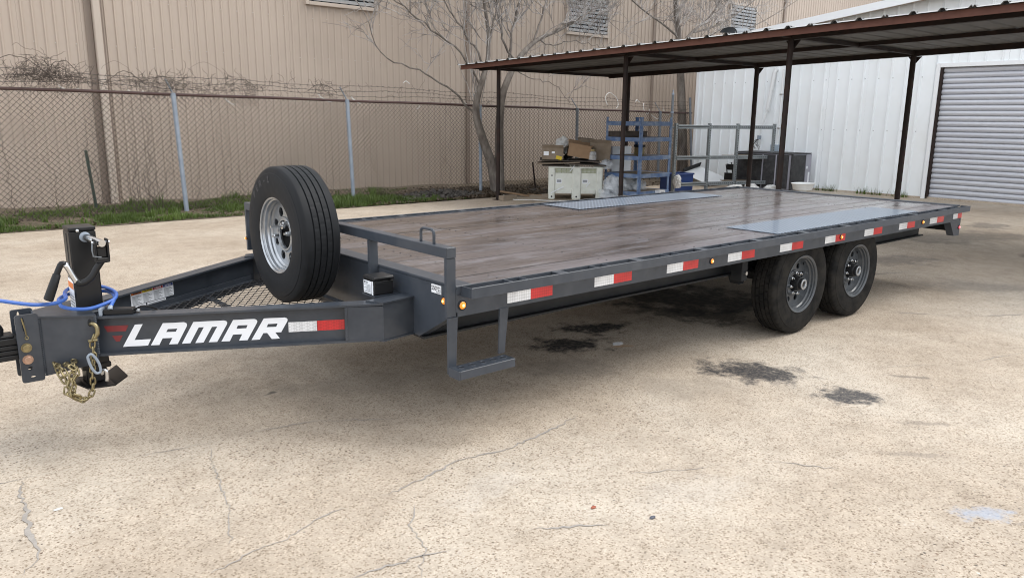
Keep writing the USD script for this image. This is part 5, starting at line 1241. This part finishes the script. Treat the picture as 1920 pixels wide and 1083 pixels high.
for z in (.70, .715, .73, .745): obj('sticker_print', MB().box(JX0 - .003, JX0 - .0021, 1.16, 1.245, z, z + .006), m_inkg, jk)
obj('cap_screw', MB().lathe([(0, .008), (.004, .007), (.005, 0)], (-1.305, 1.136, 1.066), (0, -1, 0), 10), m_zinc, jk, 40)
obj('bushing', MB().lathe([(0, .024), (.004, .024), (.006, .018), (.006, 0)], (-1.275, 1.1395, 1.034), (0, -1, 0), 18), m_galv, jk, 40)
obj('crank_shaft', MB().cyl((-1.275, 1.14, 1.034), (-1.240, .972, 1.021), .0165, 16), m_zinc, jk, 40)
cl = MB(); cl.box(-1.272, -1.264, .972, 1.022, .945, 1.04, .003); cl.box(-1.220, -1.212, .972, 1.022, .945, 1.04, .003); cl.box(-1.272, -1.212, .975, 1.02, .930, .953, .004); cl.box(-1.2635, -1.2205, .985, 1.012, .9535, 1.003, .004); obj('clevis', cl, m_black, jk)
obj('clevis_pin', MB().cyl((-1.280, .998, 1.022), (-1.204, .998, 1.022), .008, 10), m_zinc, jk, 40)
obj('wire_clip', MB().tube([(-1.279, .985, 1.022), (-1.285, .972, .995), (-1.283, .970, .965), (-1.25, .968, .958)], .003, 6), m_galv_d, jk, True)
hp = smooth_poly([(-1.241, .998, .94), (-1.268, .998, .905), (-1.292, .998, .868), (-1.324, .998, .846), (-1.345, .998, .842), (-1.358, .998, .854)], 14); obj('crank_arm', MB().tube(hp, .0155, 10), m_black, jk, True)
hp = smooth_poly([(-1.356, .998, .850), (-1.372, .998, .885), (-1.388, .998, .925), (-1.397, .998, .938)], 10); obj('crank_bend', MB().tube(hp, .0135, 10), m_zinc, jk, True)
hp = smooth_poly([(-1.394, .998, .938), (-1.406, .998, .942), (-1.420, .998, .922), (-1.433, .998, .890)], 10); obj('crank_neck', MB().tube(hp, .0130, 10), m_black, jk, True)
obj('grip', MB().tube([(-1.431, .998, .896), (-1.452, .998, .843), (-1.476, .998, .785), (-1.478, .998, .781)], [.0165, .0195, .0205, .016], 14), m_plastic, jk, True)
obj('pull_pin', MB().tube(smooth_poly([(-1.29, 1.13, .385), (-1.292, 1.0, .40), (-1.290, .985, .42), (-1.280, .98, .42), (-1.275, .985, .395), (-1.278, .99, .362)], 18), .009, 8), m_zinc, jk, True)
# safety chain
sc_ = sub('safety_chain', T)
def link(c, t, roll, L=.046, Wd=.030, r=.0046):
    t = np.array(t, float); t /= np.linalg.norm(t); n, b = frame_of(t); s = math.cos(roll) * n + math.sin(roll) * b
    a = np.linspace(0, 2 * PI, 15)[:-1]; h = (L - Wd) / 2
    P = [np.array(c) + t * (math.sin(q) * (Wd / 2 - r) + np.sign(math.sin(q)) * h) + s * math.cos(q) * (Wd / 2 - r) for q in a]
    return MB().tube(P, r, 6, closed=True)
path = smooth_poly([(-1.312, .985, .592), (-1.323, .985, .549), (-1.322, .983, .509), (-1.330, .98, .459), (-1.338, .98, .408), (-1.340, .98, .356), (-1.352, .98, .315), (-1.384, .98, .292), (-1.412, .99, .318), (-1.434, 1.0, .36), (-1.452, 1.02, .40), (-1.464, 1.05, .435), (-1.47, 1.1, .47)], 300)
dl = np.r_[0, np.cumsum(np.linalg.norm(np.diff(path, axis=0), axis=1))]
k = 0; s = .012
while s < dl[-1]:
    c = np.array([np.interp(s, dl, path[:, q]) for q in range(3)]); c2 = np.array([np.interp(min(s + .01, dl[-1]), dl, path[:, q]) for q in range(3)]); c1 = np.array([np.interp(max(s - .01, 0), dl, path[:, q]) for q in range(3)])
    obj('chain_link', link(c, c2 - c1, (k % 2) * PI / 2 + rng.normal(.4, .2)), m_gold, sc_, True); s += .0295; k += 1
for pts in ([(-1.468, 1.06, .46), (-1.445, .995, .43), (-1.438, .985, .39), (-1.452, .975, .352), (-1.428, .972, .325), (-1.392, .972, .302), (-1.362, .972, .312)], [(-1.395, 1.06, .47), (-1.405, 1.0, .44), (-1.425, .985, .41), (-1.42, .978, .37), (-1.436, .97, .34), (-1.41, .968, .318)], [(-1.43, 1.06, .46), (-1.415, .995, .455), (-1.40, .99, .43), (-1.415, .98, .40), (-1.44, .982, .372)]):
    path = smooth_poly(pts, 120); dl = np.r_[0, np.cumsum(np.linalg.norm(np.diff(path, axis=0), axis=1))]; sl = .01; k = 0
    while sl < dl[-1]:
        c, c2, c1 = (np.array([np.interp(np.clip(q_, 0, dl[-1]), dl, path[:, q]) for q in range(3)]) for q_ in (sl, sl + .01, sl - .01))
        obj('chain_link', link(c, c2 - c1, (k % 2) * PI / 2 + rng.normal(.3, .25)), m_gold, sc_, True); sl += .0295; k += 1
hk = smooth_poly([(-1.318, 1.012, .642), (-1.312, .995, .648), (-1.303, .985, .642), (-1.297, .98, .625), (-1.298, .978, .605), (-1.306, .98, .588), (-1.318, .982, .580), (-1.323, .985, .570)], 26)
obj('clevis_hook', MB().tube(hk, np.interp(np.linspace(0, 1, 26), [0, .4, .7, 1], [.007, .010, .0105, .007]), 8), m_gold, sc_, True)
obj('hook_pin', MB().cyl((-1.34, .98, .572), (-1.302, .98, .572), .007, 8), m_gold, sc_, 40)
cb_ = [(-1.352, .968, .500), (-1.338, .968, .511), (-1.326, .968, .500), (-1.304, .968, .435), (-1.304, .968, .420), (-1.318, .968, .414), (-1.332, .968, .428), (-1.348, .968, .474)]
obj('snap_link', MB().tube(smooth_poly(cb_ + [cb_[0]], 40)[:-1], .0062, 8, closed=True), m_galv, sc_, True)
# breakaway switch on the near beam flange
bw = sub('breakaway_switch', T)
Mx = np.eye(4); Mx[:3, 0], Mx[:3, 1], Mx[:3, 2] = dv, -nv, (0, 0, 1); Mx[:3, 3] = pt(-1.285) + np.array([0, 0, .001]) - nv * .02
obj('body', MB().box(.02, .155, .0, .05, 0, .030, .005, Mx), m_plastic, bw); obj('bracket', MB().box(.005, .018, -.012, .055, -.0, .036, .002, Mx), m_galv, bw)
obj('lead', MB().tube(smooth_poly([(Mx @ [.155, .02, .018, 1])[:3], (Mx @ [.19, .03, .035, 1])[:3], (Mx @ [.22, .06, .02, 1])[:3], (Mx @ [.23, .12, -.01, 1])[:3]], 14), .005, 6), m_plastic, bw, True)
obj('plunger', MB().cyl((Mx @ [.155, .035, .012, 1])[:3], (Mx @ [.175, .035, .012, 1])[:3], .008, 10), m_zinc, bw, 40)

# ------------------------------------------------------------------ wheels
def tyre_mesh(c, axis, R=.39, h=.1175, nseg=320, grooves=(-.060, -.022, .022, .060), lug=.006, rib_notch=.003, worn=False):
    prof = [(-h + .025, .207), (-h + .012, .214), (-h + .003, .245), (-h - .0005, .285), (-h + .0005, .318), (-h + .0012, .322), (-h + .004, .345), (-h + .0075, .3475), (-h + .013, .368), (-h + .022, R - .0075)]
    edge = len(prof) - 1
    prof += [(-h + .030, R - .003)]
    g = .0042
    ribs = []
    for qi, q in enumerate(grooves):
        zc = R - .0012 - .4 * abs(q) ** 2
        prof += [(q - g, zc), (q - g * .75, R - .0105), (q + g * .75, R - .0105), (q + g, zc)]
        if qi + 1 < len(grooves):
            q2 = grooves[qi + 1]; m_ = (q + q2) / 2; zm = R - .0008 - .4 * m_ ** 2
            for a_ in (q + g + .002, m_ - .002, m_ + .002, q2 - g - .002): ribs.append((len(prof), qi)); prof.append((a_, zm))
    prof += [(h - .030, R - .003)]; e2 = len(prof)
    rib_i = {i_: k_ for i_, k_ in ribs}
    prof += [(-a, r) for a, r in prof[:edge + 1][::-1]]
    wv = np.array([p[0] for p in prof])
    def mod(i, j):
        out = np.zeros(np.broadcast(i, j).shape)
        sh = ((i == edge) | (i == edge + 1) | (i == e2) | (i == e2 - 1)) & ((j % 8) < 2)
        out -= lug * sh
        for i_, k_ in rib_i.items(): out -= rib_notch * ((i == i_) & (((j + k_ * 3) % 8) == 0))
        return out
    return MB().lathe(prof, c, axis, nseg, mod)
def rim_parts(par, c, axis, mat, hub=True, off=.030):
    c, a = np.array(c, float), np.array(axis, float); e1, e2 = frame_of(a)
    prof = [(-.100, .205), (-.104, .222), (-.098, .2215), (-.09, .203), (-.06, .192), (0, .178), (off - .004, .178), (off - .004, .1775), (off + .001, .181), (max(.05, off + .008), .196), (.066, .199), (.085, .2025), (.0935, .2075), (.1005, .2185), (.1045, .2215), (.1065, .219), (.104, .212), (.098, .2045)]
    obj('rim', MB().lathe(prof, c, a, 64), mat, par, 45)
    inn = [(off - .004, .1765), (max(.048, off + .006), .186), (max(.048, off + .006) + .010, .187), (.068, .1945), (.083, .1965), (.087, .2035), (.0945, .2055), (.098, .2125), (.1025, .2155)]
    obj('rim_well', MB().lathe(inn, c, a, 64), mat, par, 25)
    disc = Point(0, 0).buffer(.1775, 24)
    disc = disc.difference(Point(0, 0).buffer(.060 if hub else .078, 16))
    for k in range(8):
        t = (k + .5) * PI / 4; disc = disc.difference(Point(.133 * math.cos(t), .133 * math.sin(t)).buffer(.0225 if hub else .0265, 9))
    obj('disc', MB().prism(disc, c + a * (off - .012), e1, e2, a * .010), mat, par, 30)
    obj('disc_ring', MB().lathe([(off - .003, .104), (off + .008, .098), (off + .011, .088), (off + .010, .066 if hub else .082), (off - .002, .060 if hub else .078)], c, a, 48), mat, par, 40)
    obj('disc_backing', MB().lathe([(off - .05, .176), (off - .05, 0)], c, a, 32), m_dark, par)
    if hub:
        obj('hub', MB().lathe([(off - .02, .059), (off + .05, .055), (off + .062, .050), (off + .064, .044), (off + .085, .041), (off + .088, .034)], c, a, 28), m_black, par, 40)
        obj('hub_cap', MB().lathe([(off + .080, .0415), (off + .0905, .0405), (off + .0925, .036), (off + .0915, .027), (off + .084, .0245), (off + .083, .0245)], c, a, 28), m_rim_s, par, 40)
    if hub: obj('hub_plug', MB().lathe([(off + .0835, .0245), (off + .0855, .015), (off + .086, 0)], c, a, 20), m_black, par, 40)
    for k in range(8):
        if not hub and k not in (0, 1, 4): continue
        t = k * PI / 4 + .2; p = c + (e1 * math.cos(t) + e2 * math.sin(t)) * .0825
        obj('lug_nut', MB().lathe([(off + .009, .0135), (off + .018, .013), (off + .034, .0115), (off + .037, .007), (off + .046, .006), (off + .047, 0)], p, a, 6 if False else 12), m_zinc, par, 40)
    t = .9; p = c + (e1 * math.cos(t) + e2 * math.sin(t)) * .186; q = p + a * .045 - (e1 * math.cos(t) + e2 * math.sin(t)) * .02
    obj('valve_stem', MB().tube([p + a * (off + .005), q], .0042, 6), m_zinc if not hub else m_plastic, par)
for x in (3.336, 4.201):
    for y, ax in ((.142, (0, -1, 0)), (2.298, (0, 1, 0))):
        wh = sub('wheel', T)
        obj('tyre', tyre_mesh((x, y, .39), ax, h=.110, grooves=(-.054, -.019, .019, .054), lug=.006, rib_notch=.006), m_rubber_w, wh, 35)
        rim_parts(wh, (x, y, .39), ax, m_rim_g, True)
    obj('axle', MB().cyl((x, .27, .42), (x, 2.17, .42), .06, 14), m_under, T, 40)
for y in (.345, 2.095):
    sp_ = MB()
    for x in (3.336, 4.201):
        for q in range(4): 
            Lq = .36 - .06 * q; tt_ = np.linspace(-Lq, Lq, 9); P = np.stack([x + tt_, 0 * tt_ + y, .475 - .009 * q + .05 * (tt_ / .36) ** 2], 1)
            for i in range(8): sp_.bar(P[i], P[i + 1], .06, .008)
    obj('leaf_spring', sp_, m_under, T)
    for x in (2.93, 3.77, 4.61): obj('spring_hanger', MB().prism([(-.07, .483), (.07, .483), (.03, .40), (-.03, .40)], (x, y - .04, 0), (1, 0, 0), (0, 0, 1), (0, .08, 0)), m_under, T)
obj('hanger_bracket', MB().box(2.74, 2.81, .18, .28, .46, .70, .006), m_under, T); obj('bracket_bolt', MB().cyl((2.775, .179, .52), (2.775, .165, .52), .014, 10), m_zinc, T, 40)

# ================================================================== SPARE WHEEL (stands against the headboard)
SPC = (-.200, 1.222, .944)
spw = thing('spare_wheel', 'upright spare wheel with new black tyre and silver rim on the tongue', 'wheel')
obj('tyre', tyre_mesh(SPC, (-1, 0, 0), R=.386, grooves=(-.052, -.018, .018, .052), lug=.0, rib_notch=.0020), m_rubber, spw, 35)
rim_parts(spw, SPC, (-1, 0, 0), m_rim_s, False, .043)
obj('mount_stud', MB().cyl((-.24, 1.185, 1.00), (-.345, 1.185, 1.00), .007, 10), m_zinc, spw, 40); obj('mount_nut', MB().lathe([(0, 0), (0, .019), (.012, .019), (.012, 0)], (-.268, 1.185, 1.00), (-1, 0, 0), 12), m_zinc, spw, 30)
obj('rim_sticker', MB().prism(Point(0, 0).buffer(.17, 40).difference(Point(0, 0).buffer(.158, 40)).intersection(Polygon([(0, 0), (.2 * math.cos(1.05), .2 * math.sin(1.05)), (.2 * math.cos(1.35), .2 * math.sin(1.35))])), (-.2500, 1.222, .944), (0, -1, 0), (0, 0, 1), (-.0008, 0, 0)), m_dkred, spw)
m_letter = M('moulded_letter', (.030, .031, .033), None, rough=.45)
for k, chx in enumerate('PER-1'):
    a = math.radians(90 + 46 - k * 10.2); r0 = .296
    m = meshkit.text_mesh(chx, .034, .0016, True); vv = np.array(m.vertices); vv[:, 0] -= vv[:, 0].mean()
    er = np.array([0, -math.cos(a), math.sin(a)]); et = np.array([0, math.sin(a) * -1, -math.cos(a)]); 
    # reading direction is clockwise seen from the front
    et = np.array([0, -math.sin(a), -math.cos(a)])
    er = np.array([0, -math.cos(a), math.sin(a)])
    P = np.array([SPC[0] - .1172, SPC[1], SPC[2]]) + np.outer(vv[:, 0], et) + np.outer(vv[:, 1] + r0, er) + np.outer(vv[:, 2], [-1, 0, 0])
    obj('raised_letter', (P, np.array(m.faces)), m_letter, spw)
obj('mount_arm', MB().box(-.19, .05, 1.18, 1.26, .90, .96, .004), m_paint, T)

# ================================================================== CABLE, HITCH OF THE TOW VEHICLE
cbl = thing('blue_cable', 'bright blue coiled cable looped around the black tongue jack', 'cable')
cp_ = smooth_poly([(-2.5, .95, 1.02), (-2.1, .97, .92), (-1.85, .985, .855), (-1.657, 1.0, .806), (-1.60, 1.0, .788), (-1.52, 1.01, .766), (-1.44, 1.04, .757), (-1.39, 1.10, .760), (-1.375, 1.2, .765), (-1.33, 1.29, .768), (-1.25, 1.31, .765), (-1.185, 1.25, .758), (-1.165, 1.15, .748), (-1.19, 1.075, .733), (-1.25, 1.055, .717), (-1.31, 1.05, .708), (-1.37, 1.06, .714), (-1.415, 1.09, .730), (-1.41, 1.16, .742), (-1.37, 1.25, .742), (-1.30, 1.30, .742), (-1.21, 1.28, .740), (-1.17, 1.2, .738), (-1.18, 1.11, .732), (-1.205, 1.05, .722), (-1.222, 1.02, .710)], 170)
obj('jacket', MB().tube(cp_, .0085, 10), m_cable, cbl, True)
obj('plug', MB().cyl((-1.222, 1.02, .712), (-1.228, 1.008, .700), .011, 12), m_galv, cbl, 40)
hb = thing('drawbar', 'black ribbed drawbar of the tow vehicle entering from the left edge', 'drawbar')
for z0, z1 in ((.488, .512), (.515, .535), (.538, .558), (.561, .592)): obj('bar_plate', MB().box(-2.7, -1.52, 1.158, 1.254, z0, z1, .003), m_plastic, hb)
obj('upper_block', MB().box(-2.7, -1.605, 1.165, 1.247, .593, .607, .004), m_plastic, hb)
obj('lunette_knob', MB().lathe([(0, .03), (.03, .034), (.05, .026), (.058, 0)], (-1.672, 1.19, .605), (0, 0, 1), 18), m_black, hb, 40)
obj('cross_bolt', MB().cyl((-1.56, 1.149, .545), (-1.56, 1.263, .545), .014, 10), m_gold, hb)
